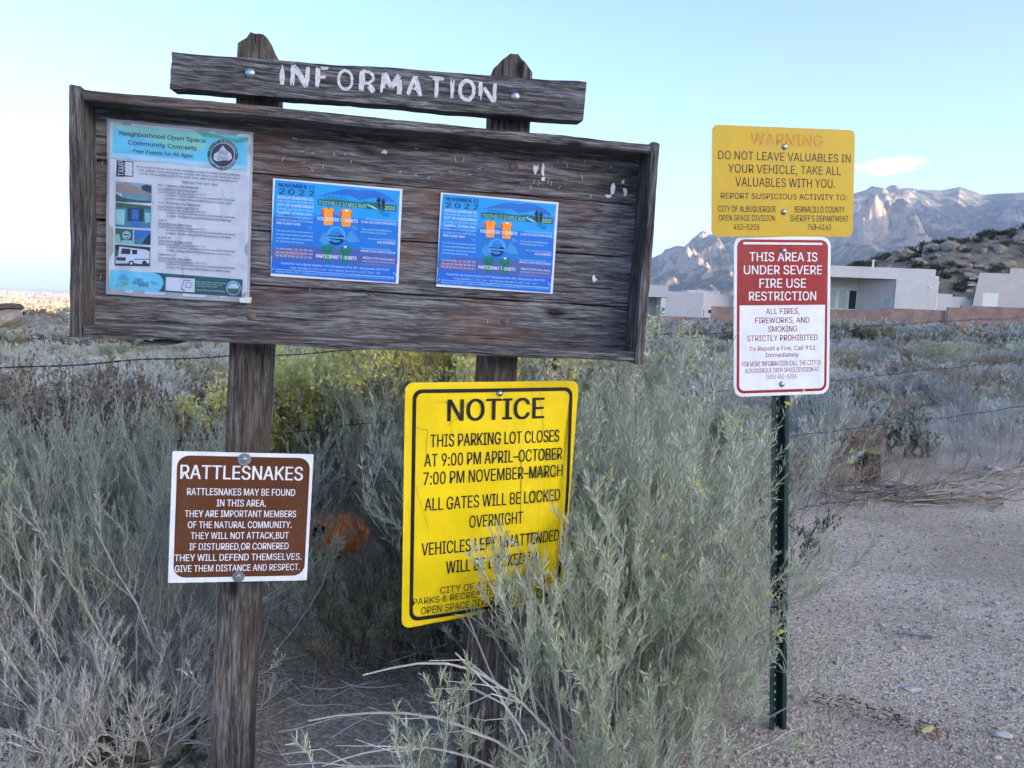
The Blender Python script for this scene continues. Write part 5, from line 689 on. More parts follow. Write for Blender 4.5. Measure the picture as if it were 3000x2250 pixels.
CONC = dict(head=(105, 200, 238), fade=(165, 212, 240), greenlt=(135, 208, 205), greendk=(72, 175, 150), black=(35, 45, 70), paper=(205, 215, 238), picsky=(130, 170, 210), rocktan=(150, 140, 140), picdk=(25, 50, 75), picwater=(105, 150, 175), picgreen=(40, 95, 95), picteal=(50, 130, 165),
            picblue=(25, 110, 200), piclt=(140, 195, 205), truck=(200, 215, 238), tealf=(10, 90, 105), grey=(120, 130, 160), piccyan=(70, 180, 215), sand=(150, 180, 150), sealdk=(45, 55, 85))
def artwork(shapes, cols, root, name='printed_artwork', y=-.0004):
    keys = list(dict.fromkeys(c for c, _, _ in shapes)); g = MB()
    for k, (c, lay, pts) in enumerate(shapes):
        if sum((a[0] * b_[1] - b_[0] * a[1]) for a, b_ in zip(pts, pts[1:] + pts[:1])) < 0: pts = pts[::-1]
        g.flat([(x * .001, z * .001) for x, z in pts], y - .00012 * lay - .0000015 * k, keys.index(c))
    return g.build(name, [ink(cols[k]) for k in keys], root)
def lay_text(rows, root, y, classes, default, name='lettering'):
    "all printed words of one poster; classes: text -> (colour, weight, shear, spacing)"
    cols = []; g = MB()
    for t_, x0, x1, z, cap in rows:
        if t_[0] == '#': continue
        c, wt, sh_, sp_ = default
        for key, st in classes:
            if t_.startswith(key): c, wt, sh_, sp_ = st; break
        if c not in cols: cols.append(c)
        put_text(g, t_, x0, x1, z, cap, y, cols.index(c), wt + .016, sh_, sp_)
    return g.build(name, [ink(c) for c in cols], root)
def on_board(x, z, y=.0768, ang=0.0): return MBD @ Matrix.Translation((x, y, Z + z)) @ Matrix.Rotation(ang, 4, 'Y')
def staple(root, x, z, a, s=1):
    g = MB(); c, q = math.cos(a) * .0055, math.sin(a) * .0055
    g.tube([(x - c, .001, z - q), (x - c * .95, -.0016, z - q * .95), (x + c * .95, -.0016, z + q * .95), (x + c, .001, z + q)], .0007, 5)
    return g.build('staple', m_staple, root)
NAVY, CY, WH = (22, 42, 110), (165, 215, 240), (226, 234, 245)
runner = empty('race_poster', on_board(-.0943, .0066))
tag(runner, 'blue race poster in the middle of the board, beside the white concert poster', 'poster', 'blue race posters')
def sheet(root, w_, h_, mat, curl=0, name='sheet', y=0, seed=1):
    g = MB(); nx_, nz_ = 14, 12; vs = []; r = random.Random(seed)
    for j_ in range(nz_ + 1):
        for i_ in range(nx_ + 1):
            x, z = (i_ / nx_ - .5) * w_, (j_ / nz_ - .5) * h_
            e = max(abs(x) / (w_ / 2), abs(z) / (h_ / 2))
            vs.append((x + (r.random() - .5) * curl * .3 * (e > .99), y - (max(0, e - .86) / .14) ** 2 * curl * r.random(), z + (r.random() - .5) * curl * .3 * (e > .99)))
    g.add(vs, [(j_ * (nx_ + 1) + i_, j_ * (nx_ + 1) + i_ + 1, (j_ + 1) * (nx_ + 1) + i_ + 1, (j_ + 1) * (nx_ + 1) + i_) for j_ in range(nz_) for i_ in range(nx_)])
    return g.build(name, mat, root)
m_sheet = plain('poster_paper', (.66, .70, .78), .6, .03, 30)
sheet(runner, .2836, .2142, m_sheet, .0007)
artwork(ART['run'], RUNC, runner, y=-.0010)
_runstyle = [('NOVEMBER', ((20, 40, 120), .07, 0, 1)), ('2022', ((18, 60, 95), .08, 0, 1.25)), ('BOSQUE', (WH, .022, 0, 1)), ('CITY OF', (WH, .024, 0, 1)), ('Foothills 10', (WH, .012, 0, 1)), ('this is', (WH, .03, .25, 1)), ('ANNUAL', (NAVY, .03, 0, 1.5)),
             ('FOOTHILLS', ((150, 212, 215), .024, 0, 1)), ('VOLUNTEER', ((235, 240, 250), .045, 0, 1)), ('PARTICIPANT', ((235, 240, 250), .045, 0, 1)), ('ELENA', (WH, .022, 0, 1)), ('400', (WH, .03, 0, 1)), ('ORANGE', (WH, .024, 0, 1)), ('MEDICAL', (WH, .014, 0, 1)), ('ONE', ((18, 40, 105), .04, 0, 1)),
             ('ALBUQUE', ((18, 40, 105), .04, 0, 1)), ('RQUE', ((18, 40, 105), .04, 0, 1)), ('Packet', ((175, 225, 245), .01, 0, 1)), ('Register', ((120, 215, 240), .02, 0, 1)), ('14 and', ((225, 225, 240), .02, 0, 1)), ('25-29', ((225, 225, 240), .02, 0, 1)), ('50-54', ((225, 225, 240), .02, 0, 1))]
rows = []; seen = 0
for rw in LINES['p2']:
    rows.append(rw)
rows_a = [rw for rw in rows if not (rw[0] == '2022' and rw[1] > 0)]; y22 = [rw for rw in rows if rw[0] == '2022' and rw[1] > 0][0]
lt = lay_text(rows_a, runner, -.0027, _runstyle, (CY, .010, 0, 1))
lay_text([y22], runner, -.0027, [], ((205, 230, 190), .028, 0, 1), 'year_lettering')
for x, z, a in ((-.118, .0965, .15), (.131, .077, .05), (-.1375, -.092, .7), (.1325, -.0855, -.8)): staple(runner, x, z, a)
def copy_tree(o, parent=None):
    c = o.copy(); COL.objects.link(c)
    if parent is not None: c.parent = parent
    for ch in list(o.children): copy_tree(ch, c)
    return c
r2 = copy_tree(runner); r2.matrix_world = on_board(.2729, .0054, .0768, R(.1)) @ Matrix.Diagonal((.977, 1, 1, 1))
tag(r2, 'blue race poster at the right, alone beside the bare planks and torn paper scraps')

conc = empty('concert_poster', on_board(-.4284, .0232, .0755, R(.2)))
tag(conc, 'large laminated white concert poster with a pale blue heading and small photos', 'poster')
m_lam = plain('laminate_rim', (.36, .39, .45), .25, .12, 12)
g = MB(); r = random.Random(3)
sheet(conc, .2975, .3705, m_lam, .004, 'laminate_rim', 0, 5)
sheet(conc, .2866, .3585, plain('concert_paper', (.60, .655, .78), .5, .035, 14), .001, 'sheet', -.0012, 6)
artwork(ART['concert'], CONC, conc, y=-.0026)
DK = (38, 50, 85)
_cs = [('Neighborhood', ((25, 60, 95), .06, 0, 1)), ('Community', ((25, 60, 95), .06, 0, 1)), ('Free', ((25, 60, 95), .05, .28, 1)), ('Saturday', (DK, .012, 0, 1)), ('May', (DK, .03, 0, 1)), ('June', (DK, .03, 0, 1)), ('July', (DK, .03, 0, 1)), ('August', (DK, .03, 0, 1)), ('September', (DK, .03, 0, 1)), ('Los', (DK, .012, 0, 1)), ('Tijeras', (DK, .012, 0, 1)),
       ('ONE', ((28, 62, 95), .03, 0, 1)), ('ALBUQUE', ((28, 62, 95), .03, 0, 1)), ('RQUE', ((28, 62, 95), .03, 0, 1)), ('For more', ((205, 225, 235), .012, 0, 1)), ('the QR', ((205, 225, 235), .012, 0, 1)), ('smartphone', ((205, 225, 235), .012, 0, 1)), ('www', ((205, 225, 235), .02, 0, 1))]
lay_text(LINES['p1'], conc, -.0040, _cs, (DK, .014, 0, 1))
g = MB()
for t_, x0, x1, z, cap in LINES['p1']:
    if t_.startswith(('Los', 'Tijeras', '10600', '1701')): g.flat([(x0 * .001, (z - 1.3) * .001), (min(x1, 30) * .001, (z - 1.3) * .001), (min(x1, 30) * .001, (z - .8) * .001), (x0 * .001, (z - .8) * .001)], -.0041)
g.build('underlines', ink(DK), conc)
g = MB()
put_text(g, 'OPEN', 76.5, 95.5, 131.5, 8.3, -.0042, 1, .02); put_text(g, 'SPACE', 74.0, 97.5, 119.8, 8.3, -.0042, 1, .02)
put_arc(g, 'CITY OF ALBUQUERQUE', (86.1, 131.5), 28.8, 4.6, R(165), R(15), -.0042, 0, weight=.02)
put_arc(g, 'PARKS AND RECREATION', (86.1, 131.5), 28.8, 4.6, R(200), R(340), -.0042, 0, True, .02)
g.build('seal_lettering', [ink((200, 220, 238)), ink((40, 50, 80))], conc)
g = MB(); t_ = MB(); put_text(t_, 'TAMP', 0, 30.5, 0, 12.5, -.0042, 0, .03); g.add([(-.1118 - .001 - z + .0, y, .0685 + x) for x, y, z in t_.v], t_.f); g.build('logo_lettering', ink((200, 214, 238)), conc)
m_film, nt, b = nodes_mat('clear_film')
nt.nodes.remove(b); tr = nt.nodes.new('ShaderNodeBsdfTransparent'); gl = nt.nodes.new('ShaderNodeBsdfGlossy'); gl.inputs['Roughness'].default_value = .12
lw = N(nt, 'ShaderNodeLayerWeight', Blend=.22); mx = nt.nodes.new('ShaderNodeMixShader'); ns = N(nt, 'ShaderNodeTexNoise', Scale=17.0, Detail=4.0, Distortion=1.2); nt.links.new(coords(nt, rnd=False), ns.inputs['Vector'])
bp = N(nt, 'ShaderNodeBump', Strength=.7, Distance=.012); nt.links.new(ns.outputs[0], bp.inputs['Height']); nt.links.new(bp.outputs[0], gl.inputs['Normal']); nt.links.new(bp.outputs[0], lw.inputs['Normal'])
fm = N(nt, 'ShaderNodeMath', operation='MULTIPLY'); nt.links.new(lw.outputs['Fresnel'], fm.inputs[0]); fm.inputs[1].default_value = 1.3
nt.links.new(fm.outputs[0], mx.inputs[0]); nt.links.new(tr.outputs[0], mx.inputs[1]); nt.links.new(gl.outputs[0], mx.inputs[2]); nt.links.new(mx.outputs[0], nt.nodes['Material Output'].inputs[0])
sheet(conc, .2975, .3705, m_film, .001, 'clear_film', -.0056, 9)
for x, z, a in ((-.133, .168, 1.5), (.1345, .158, 1.5), (-.128, -.164, .9)): 
    s_ = staple(conc, x, z, a); s_.location.y = -.0055
g = MB(); g.add([(.128, -.008, -.176), (.156, -.012, -.172), (.153, -.007, -.186), (.13, -.006, -.186)], [(0, 3, 2, 1)]); g.build('folded_corner', m_paper, conc)

# ================================================================== METAL SIGNS
def sign_root(name, O, X, Nn, Zv, label, grp='signs'):
    o = empty(name, frame(O, X, Nn, Zv)); return tag(o, label, 'sign', grp)
def plate(root, out, mat, mback, y0=0.0, y1=.0022, warp=None, name='panel', rings=7):
    g = MB(); cxm = sum(p[0] for p in out) / len(out); czm = sum(p[1] for p in out) / len(out); n = len(out)
    for y, mm in ((y0, 0), (y1, 1)):
        vs = []; fs = []
        for k in range(rings):
            s = 1 - k / rings; vs += [(cxm + (x - cxm) * s, y, czm + (z - czm) * s) for x, z in out]
        vs.append((cxm, y, czm))
        for k in range(rings - 1): fs += [(k * n + i, k * n + (i + 1) % n, (k + 1) * n + (i + 1) % n, (k + 1) * n + i) for i in range(n)]
        fs += [((rings - 1) * n + i, (rings - 1) * n + (i + 1) % n, rings * n) for i in range(n)]
        if mm: fs = [f[::-1] for f in fs]
        g.add(vs, fs, mm)
    m_ = g.n // 2
    g.f += [(i, m_ + i, m_ + (i + 1) % n, (i + 1) % n) for i in range(n)]; g.m += [1] * n
    if warp: g.v = [tuple(p) for p in warp(np.array(g.v))]
    return g.build(name, [mat, mback], root, False)
m_alu = plain('aluminium_edge', (.45, .46, .48), .45, .08, 40, metal=.7)
def paint(name, c, rough=.38, var=.06, dirt=.25, scale=7):
    m, nt, b = nodes_mat(name)
    n1 = N(nt, 'ShaderNodeTexNoise', Scale=scale, Detail=7.0, Roughness=.65); nt.links.new(coords(nt), n1.inputs['Vector'])
    n2 = N(nt, 'ShaderNodeTexNoise', Scale=160.0, Detail=2.0); nt.links.new(coords(nt), n2.inputs['Vector'])
    c1 = ramp(nt, n1.outputs[0], [(.3, tuple(v * (1 - var * 1.6) for v in c)), (.7, tuple(min(1, v * (1 + var)) for v in c))])
    sp = ramp(nt, n2.outputs[0], [(.70, (0, 0, 0)), (.76, (dirt,) * 3)])
    n3 = N(nt, 'ShaderNodeTexNoise', Scale=1.0, Detail=5.0, Roughness=.6); nt.links.new(coords(nt, scale=(26, 26, 3.5)), n3.inputs['Vector'])
    st = ramp(nt, n3.outputs[0], [(.52, (0, 0, 0)), (.74, (.26,) * 3)])
    c2 = mixc(nt, st, c1, tuple(.55 * v + .45 * k for v, k in zip(c, (.22, .17, .12))))
    nt.links.new(mixc(nt, sp, c2, (.30, .27, .24)), b.inputs['Base Color'])
    nt.links.new(ramp(nt, n1.outputs[0], [(.3, (rough - .08,) * 3), (.7, (rough + .12,) * 3)]), b.inputs['Roughness']); b.inputs['Specular IOR Level'].default_value = .22
    bump(nt, b, n1.outputs[0], .25, .002); return m
m_brown = paint('brown_sign_paint', (.105, .034, .013), .5); m_whs = paint('white_reflective', (.74, .77, .84), .35, .05, .15, 20)
m_yel = paint('yellow_sign_paint', (.86, .62, .006), .36, .09, .3); m_yel2 = paint('faded_yellow_paint', (.56, .37, .024), .42, .06, .12)
m_blk = paint('black_ink', (.010, .010, .016), .4); m_red = paint('red_ink', (.30, .009, .016), .4); m_fade = paint('faded_orange_ink', (.56, .26, .035), .5, .25, .4, 60); m_redt = paint('red_lettering_ink', (.27, .014, .022), .4)
m_ink2 = paint('dark_brown_ink', (.055, .034, .018), .45)
def hexbolt(root, x, z, y=0.0, r_=.0062, washer=.0122, name='bolt'):
    g = MB(); n = 16
    g.tube([(x, y, z), (x, y - .0022, z)], washer, 18); g.tube([(x, y - .0022, z), (x, y - .0072, z)], r_, 6); g.dome((x, y - .0071, z), r_ * .72, .0014)
    return g.build(name, m_zinc, root)
def rows_of(key): return [rw for rw in LINES[key] if rw[0][0] != '#']

s = sign_root('rattlesnake_sign', (-.6091, 1.7268, .7131), (.9621, .2701, -.0387), (-.2697, .9628, .0135), (.0409, -.0026, .9992), 'small square brown RATTLESNAKES sign with a white border, bolted to a post')
pan = plate(s, rrect(-.1525, .1525, -.1525, .1525, .003), m_whs, m_alu)
g = MB(); g.flat(rrect(-.142, .1455, -.1405, .1435, .026), -.0005); g.build('brown_field', m_brown, s)
g = MB()
for t_, x0, x1, z, cap in rows_of('brown'): put_text(g, t_, x0, x1, z, cap, -.0011, 0, .075 if cap > 20 else .062)
g.build('lettering', m_whs, s)
hexbolt(s, 0, .1375, -.001, .0085, .0145); hexbolt(s, -.0015, -.139, -.001, .0085, .0135)

def nwarp(P):
    P = np.array(P, float); uu = P[:, 0] / .22; vv = -P[:, 2] / .29
    k = np.clip(uu * .62 + vv - .45, 0, None); P[:, 1] += .040 * k ** 1.7 + .006 * (uu ** 2) * .5
    return P
s = sign_root('notice_sign', (-.0385, 1.8285, .7486), (.9212, .3891, .0078), (-.389, .9212, -.0127), (-.0122, .0087, .9999), 'large yellow NOTICE sign about parking lot closing hours, its lower corner bent behind a bush')
plate(s, rrect(-.218, .2285, -.2915, .2915, .02), m_yel, m_alu, warp=nwarp, rings=14)
g = MB(); oo, ii = rrect(-.2005, .2120, -.2765, .2760, .022, 10), rrect(-.1915, .2030, -.2675, .2670, .016, 10)
def dens(p, n=5): return [(a[0] + (c[0] - a[0]) * k / n, a[1] + (c[1] - a[1]) * k / n) for a, c in zip(p, p[1:] + p[:1]) for k in range(n)]
g.ring(dens(oo, 12), dens(ii, 12), -.0006); g.v = [tuple(p) for p in nwarp(g.v)]; g.build('border', m_blk, s)
g = MB()
for t_, x0, x1, z, cap in rows_of('notice'):
    wt = .095 if cap > 40 else .07 if cap > 25 else .036
    put_text(g, t_, x0, x1, z, cap, -.0008, 0, wt, warp=nwarp)
g.build('lettering', m_blk, s)
g = MB(); r = random.Random(8)
def scratch(pts, w_):
    for a, c in zip(pts, pts[1:]):
        dx, dz = c[0] - a[0], c[1] - a[1]; q = math.hypot(dx, dz) or 1; ox, oz = -dz / q * w_, dx / q * w_
        P = nwarp([(a[0] + ox, -.0013, a[1] + oz), (a[0] - ox, -.0013, a[1] - oz), (c[0] - ox, -.0013, c[1] - oz), (c[0] + ox, -.0013, c[1] + oz)]); g.add(P.tolist(), [(0, 1, 2, 3)])
def wig(x0, z0, x1, z1, n, am): return [(x0 + (x1 - x0) * k / n + r.uniform(-am, am), z0 + (z1 - z0) * k / n + r.uniform(-am, am)) for k in range(n + 1)]
scratch(wig(-.188, .185, -.165, .182, 4, .003) + wig(-.163, .178, -.166, .10, 6, .002), .0005); scratch(wig(-.14, .243, -.115, .247, 6, .004), .0004); scratch(wig(-.115, .185, -.065, .24, 5, .003), .0004); scratch(wig(.118, .275, .135, .165, 6, .0015), .0004); scratch(wig(.075, .12, .078, -.03, 7, .001), .0009)
scratch(wig(-.19, .05, -.155, -.06, 5, .002), .0003); scratch(wig(-.1, .16, -.115, .22, 4, .002), .0003)
g.build('scratches', plain('scratch_marks', (.16, .12, .03), .7), s)
bolt_d('bolt', .0143, -.0008, .2634, .0078, m_zinc, s, .005)

s = sign_root('warning_sign', (.7531, 2.2434, 1.6015), (.9674, .2465, .0582), (-.2459, .9691, -.0182), (-.0609, .0033, .9981), 'faded yellow WARNING sign about valuables at the top of the green post')
plate(s, rrect(-.2285, .2285, -.1525, .1525, .018), m_yel2, m_alu)
g = MB(); g2 = MB()
for t_, x0, x1, z, cap in rows_of('yellow'):
    if t_ == 'WARNING': put_text(g2, t_, x0, x1, z, cap, -.0006, 0, .055)
    else: put_text(g, t_, x0, x1, z, cap, -.0006, 0, .042 if cap > 18 else .04)
g.build('lettering', m_ink2, s); g2.build('faded_heading', m_fade, s)
bolt_d('bolt', -.0027, -.0004, .0985, .0088, m_zinc, s, .006); bolt_d('bolt', -.0019, -.0004, -.083, .0088, m_zinc, s, .006)

RX, RN, RZ = (.9777, .2049, .0464), (-.2027, .978, -.0491), (-.0555, .0386, .9977)
s = sign_root('fire_sign', (.7733, 2.2345, 1.2218), RX, RN, RZ, 'tall red and white sign about severe fire use restriction below the faded yellow sign')
plate(s, rrect(-.1525, .1525, -.2285, .2285, .028), m_whs, m_alu)
g = MB(); g.flat(rrect(-.1435, .1435, -.2195, .2195, .022), -.0004); g.build('red_field', m_red, s)
g = MB(); g.flat([(.1355, .0325), (-.1355, .0325)] + [p for p in rrect(-.1355, .1355, -.2115, .0325, .016) if p[1] < -.1], -.0008, 0); g.build('white_field', m_whs, s)
g = MB(); g.flat([(-.1245, .2055), (.1245, .2055), (.1245, .2115), (-.1245, .2115)], -.0008, 0); g.build('white_bar', m_whs, s)
g = MB(); g2 = MB()
for t_, x0, x1, z, cap in rows_of('red'):
    if z > 40: put_text(g, t_, x0, x1, z, cap, -.0009, 0, .06)
    else: put_text(g2, t_, x0, x1, z, cap, -.0013, 0, .045 if cap > 15.5 else .035 if z > -120 else .020)
g.build('heading', m_whs, s); g2.build('lettering', m_redt, s)
bolt_d('bolt', .0006, -.0013, .1875, .0088, m_zinc, s, .006); bolt_d('bolt', -.0015, -.0013, -.196, .0088, m_zinc, s, .006)

# green U-channel post with a row of punched holes
m_green = paint('dark_green_enamel', (.012, .040, .036), .45, .15, .2)
gp_ = empty('sign_post', frame((.7733 + .0555 * 1.2235, 2.2345 - .0386 * 1.2235, 1.2218 - .9977 * 1.2235), RX, RN, RZ)); tag(gp_, 'dark green steel channel post with punched holes standing in the gravel', 'post')
g = MB(); yA, yB, T_ = .006, .030, .003; z0, z1 = -.25, 1.66
for sgn in (-1, 1):
    a, b_ = (.0125, .0265)
    xs_ = sorted((sgn * .0135, sgn * .0275)); g.box(xs_[0], xs_[1], yA, yA + T_, z0, z1)                 # flange facing the front
    P = [(sgn * .0135, yA), (sgn * .0165, yA), (sgn * .0125, yB), (sgn * .0095, yB)]
    if sgn < 0: P = P[::-1]
    g.prism(P, z0, z1)
z = z0
while z < z1 - .001:                                                                                   # web with a hole every inch
    zc = z + .0127; vs = []; fs = []
    sq = [(-.0125, zc - .0127), (0, zc - .0127), (.0125, zc - .0127), (.0125, zc), (.0125, zc + .0127), (0, zc + .0127), (-.0125, zc + .0127), (-.0125, zc)]
    hole = [(.0052 * math.cos(R(225 + 45 * k)), zc + .0052 * math.sin(R(225 + 45 * k))) for k in range(8)]
    g.ring(sq, hole, yB); g.ring(hole, [(x * .999, zz + .00001) for x, zz in hole], yB + .0025); z += .0254
post_o = g.build('channel', m_green, gp_)

# ================================================================== BARBED WIRE FENCE
m_wire = plain('old_wire', (.055, .05, .052), .5, .2, 80, metal=.5); m_tpost = plain('rusty_steel', (.06, .045, .04), .7, .3, 40, metal=.3)
fence = empty('wire_fence', Matrix.Translation((.2, 3.85, 0))); tag(fence, 'barbed wire fence with thin steel posts running behind the notice board', 'fence')
FO = Vector((.2, 3.85, 0))
def wire(pts, seed):
    r = random.Random(seed); P = []
    for a, c in zip(pts, pts[1:]):
        a, c = Vector(a), Vector(c); n = int((c - a).length / .0125)
        for k in range(n):
            t = k / n; p = a.lerp(c, t); p.z -= .018 * math.sin(math.pi * t) - .004 * math.sin(t * 23 + seed) - .003 * math.sin(t * 61); P.append(p)
    P = np.array([(p.x - FO.x, p.y - FO.y, p.z) for p in P]); n = len(P)
    tn = np.gradient(P, axis=0); tn /= np.linalg.norm(tn, axis=1)[:, None]; up = np.array([0, 0, 1.]); sd = np.cross(tn, up); sd /= np.linalg.norm(sd, axis=1)[:, None]; u2 = np.cross(sd, tn)
    VV, QQ = [], []; off = 0
    for ph in (0, math.pi):
        a = np.arange(n) * 1.05 + ph; C = P + (sd * np.cos(a)[:, None] + u2 * np.sin(a)[:, None]) * .0022
        V_ = np.stack([C + (sd * math.cos(k * 2.094) + u2 * math.sin(k * 2.094)) * .0019 for k in range(3)], 1).reshape(-1, 3)
        i_ = np.arange(n - 1)[:, None] * 3; k_ = np.arange(3)[None]; k2 = (k_ + 1) % 3
        QQ.append(np.stack([i_ + k_, i_ + k2, i_ + 3 + k2, i_ + 3 + k_], -1).reshape(-1, 4) + off); VV.append(V_); off += len(V_)
    g = MB()
    for k in range(5, n, 11):
        for q in range(2):
            d = sd[k] * math.cos(q * 1.57 + k) + u2[k] * math.sin(q * 1.57 + k); d = d + tn[k] * .3
            g.tube([P[k] - d * .013, P[k] + d * .013], .0013, 3, cap=False)
    if g.v: VV.append(np.array(g.v)); QQ.append(np.array(g.f) + off)
    return np_mesh('barbed_wire', np.concatenate(VV), np.concatenate(QQ), m_wire, fence)
FA, FM, FB = (-3.6, 2.3), (.2, 3.85), (5.4, 7.05)
wire([(*FA, .813), (*FM, 1.062), (*FB, 1.37)], 1); wire([(*FA, .47), (*FM, .715), (*FB, 1.02)], 2); wire([(*FA, .2), (*FM, .43), (*FB, .59)], 3)
wire([(.2, 3.85, .12), (1.3, 4.3, .05), (1.9, 4.75, .03), (3.05, 5.45, .05), (4.1, 6.1, .08), (5.4, 7.05, .2)], 4)
for (x, y), h_ in ((FA, 1.0), (FM, 1.22), (FB, 1.6)):
    g = MB(); g.box(x - FO.x - .018, x - FO.x + .018, y - FO.y - .002, y - FO.y + .002, -.4, h_); g.box(x - FO.x - .002, x - FO.x + .002, y - FO.y + .0021, y - FO.y + .03, -.4, h_)
    for k in range(int(h_ / .055)): g.box(x - FO.x - .006, x - FO.x + .006, y - FO.y - .008, y - FO.y - .0021, .03 + k * .055, .045 + k * .055)
    g.build('post', m_tpost, fence)
# ================================================================== PLANTS
def unit(v): return v / (np.linalg.norm(v, axis=-1, keepdims=True) + 1e-9)
def tubes(P, rad, sides=3):
    "P (n,s,3) polylines, rad (n,s) -> vertices, quads"
    n, s, _ = P.shape; T = unit(np.gradient(P, axis=1)); ref = np.zeros_like(T); ref[..., 0] = .31; ref[..., 1] = .77; ref[..., 2] = .1
    u = unit(np.cross(T, ref)); w = np.cross(T, u)
    ring = [P + (u * math.cos(2 * math.pi * k / sides) + w * math.sin(2 * math.pi * k / sides)) * rad[..., None] for k in range(sides)]
    V = np.stack(ring, 2).reshape(-1, 3)
    a = np.arange(n)[:, None, None] * s * sides + np.arange(s - 1)[None, :, None] * sides; k = np.arange(sides)[None, None]; k2 = (k + 1) % sides
    return V, np.stack([a + k, a + k2, a + sides + k2, a + sides + k], -1).reshape(-1, 4)
def grow(rng, base, dirs, L, seg, bend_up=.3, wob=.12):
    "polylines from base along dirs, wandering and bending upwards"
    n = len(base); P = np.zeros((n, seg + 1, 3)); P[:, 0] = base; d = unit(dirs); st = (L / seg)[:, None]
    for k in range(seg):
        d = unit(d + rng.normal(0, wob, (n, 3)) + np.array([0, 0, bend_up / seg])); P[:, k + 1] = P[:, k] + d * st
    return P
def along(P, idx, t):
    s = P.shape[1] - 1; f = t * s; i = np.minimum(f.astype(int), s - 1); w = (f - i)[:, None]
    a, b_ = P[idx, i], P[idx, i + 1]; return a * (1 - w) + b_ * w, unit(b_ - a)
def blades(rng, pos, dr, L, W, curl=.35, droop=0.0):
    "bent two-quad leaves at pos along dr"
    n = len(pos); sd = unit(np.cross(dr, rng.normal(0, 1, (n, 3)))); nm = np.cross(sd, dr); hw = (sd * W[:, None] * .5); c = curl * rng.normal(.4, .6, n)
    m_ = pos + dr * (L * .5)[:, None]; tip = pos + dr * (L * .97)[:, None] + nm * (L * c * .4)[:, None]; tip[:, 2] -= droop * L
    V = np.stack([pos - hw * .5, pos + hw * .5, m_ + hw, m_ - hw, tip + hw * .25, tip - hw * .25], 1).reshape(-1, 3); o = np.arange(n)[:, None] * 6
    return V, np.concatenate([o + np.array([0, 1, 2, 3]), o + np.array([3, 2, 4, 5])], 0)
def shrub(seed, n=40, H=.9, spread=.5, base_r=.12, tw=6, sub=3, leaf=(.028, .0024), dens=10, bend=.5, r0=.004, az=None, up=.9, leaf_from=.35, seg=6, outward=.75, lean=(0, 0), sub_len=.4, tips=0):
    "branching shrub: returns (stem V,Q), (leaf V,Q), tip positions, tip directions"
    rng = np.random.default_rng(seed)
    a = rng.uniform(0, 2 * math.pi, n) if az is None else rng.normal(az[0], az[1], n)
    rr = base_r * np.sqrt(rng.random(n)); base = np.stack([rr * np.cos(a), rr * np.sin(a), np.full(n, -.03)], 1)
    tl = np.abs(rng.normal(0, spread, n)); d = np.stack([np.cos(a) * tl + lean[0], np.sin(a) * tl + lean[1], np.full(n, up)], 1)
    L = H * rng.uniform(.62, 1.08, n) * (1 + .15 * tl)
    P = grow(rng, base, d, L, seg, bend * .4, .10); rad = r0 * rng.uniform(.6, 1.2, n)[:, None] * np.linspace(1, .3, seg + 1)[None]
    i1 = np.repeat(np.arange(n), tw); t1 = rng.uniform(leaf_from, 1, len(i1)); p1, d1 = along(P, i1, t1)
    P1 = grow(rng, p1, d1 + outward * unit(rng.normal(0, 1, p1.shape)) + np.array([0, 0, .25]), L[i1] * sub_len * rng.uniform(.5, 1.1, len(i1)) * (1.15 - .5 * t1), 4, bend, .12); r1 = np.repeat((r0 * .38 * rng.uniform(.7, 1.2, len(i1)))[:, None], 5, 1) * np.linspace(1, .45, 5)
    i2 = np.repeat(np.arange(len(i1)), sub); t2 = rng.uniform(.25, 1, len(i2)); p2, d2 = along(P1, i2, t2)
    P2 = grow(rng, p2, d2 + outward * .8 * unit(rng.normal(0, 1, p2.shape)) + np.array([0, 0, .2]), L[i1][i2] * sub_len * .42 * rng.uniform(.5, 1.1, len(i2)), 3, bend, .1); r2 = np.full((len(i2), 4), r0 * .2)
    VS, QS = [], []; o = 0
    for PP, rr_ in ((P, rad), (P1, r1), (P2, r2)):
        v, q = tubes(PP, rr_); VS.append(v); QS.append(q + o); o += len(v)
    LV, LQ = [], []; o = 0
    for PP, k in ((P2, dens), (P1, dens // 2)):
        if not len(PP) or k < 1: continue
        il = np.repeat(np.arange(len(PP)), k); t = rng.random(len(il)); p, dd = along(PP, il, t)
        dd = unit(dd * .8 + .62 * unit(rng.normal(0, 1, p.shape)) + np.array([0, 0, .15]))
        v, q = blades(rng, p, dd, leaf[0] * rng.uniform(.55, 1.2, len(il)), leaf[1] * rng.uniform(.7, 1.3, len(il))); LV.append(v); LQ.append(q + o); o += len(v)
    ends = np.concatenate([P1[:, -1], P2[:, -1]]) if len(P2) else P1[:, -1]
    return (np.concatenate(VS), np.concatenate(QS)), (np.concatenate(LV), np.concatenate(LQ)), ends, rng
def heads(rng, ends, k, size, W, spreadr=.02):
    "little tufts of florets around branch ends"
    il = np.repeat(np.arange(len(ends)), k); p = ends[il] + rng.normal(0, spreadr, (len(il), 3)); d = unit(rng.normal(0, 1, p.shape) + np.array([0, 0, .9]))
    return blades(rng, p, d, size * rng.uniform(.6, 1.3, len(il)), W * rng.uniform(.7, 1.3, len(il)))

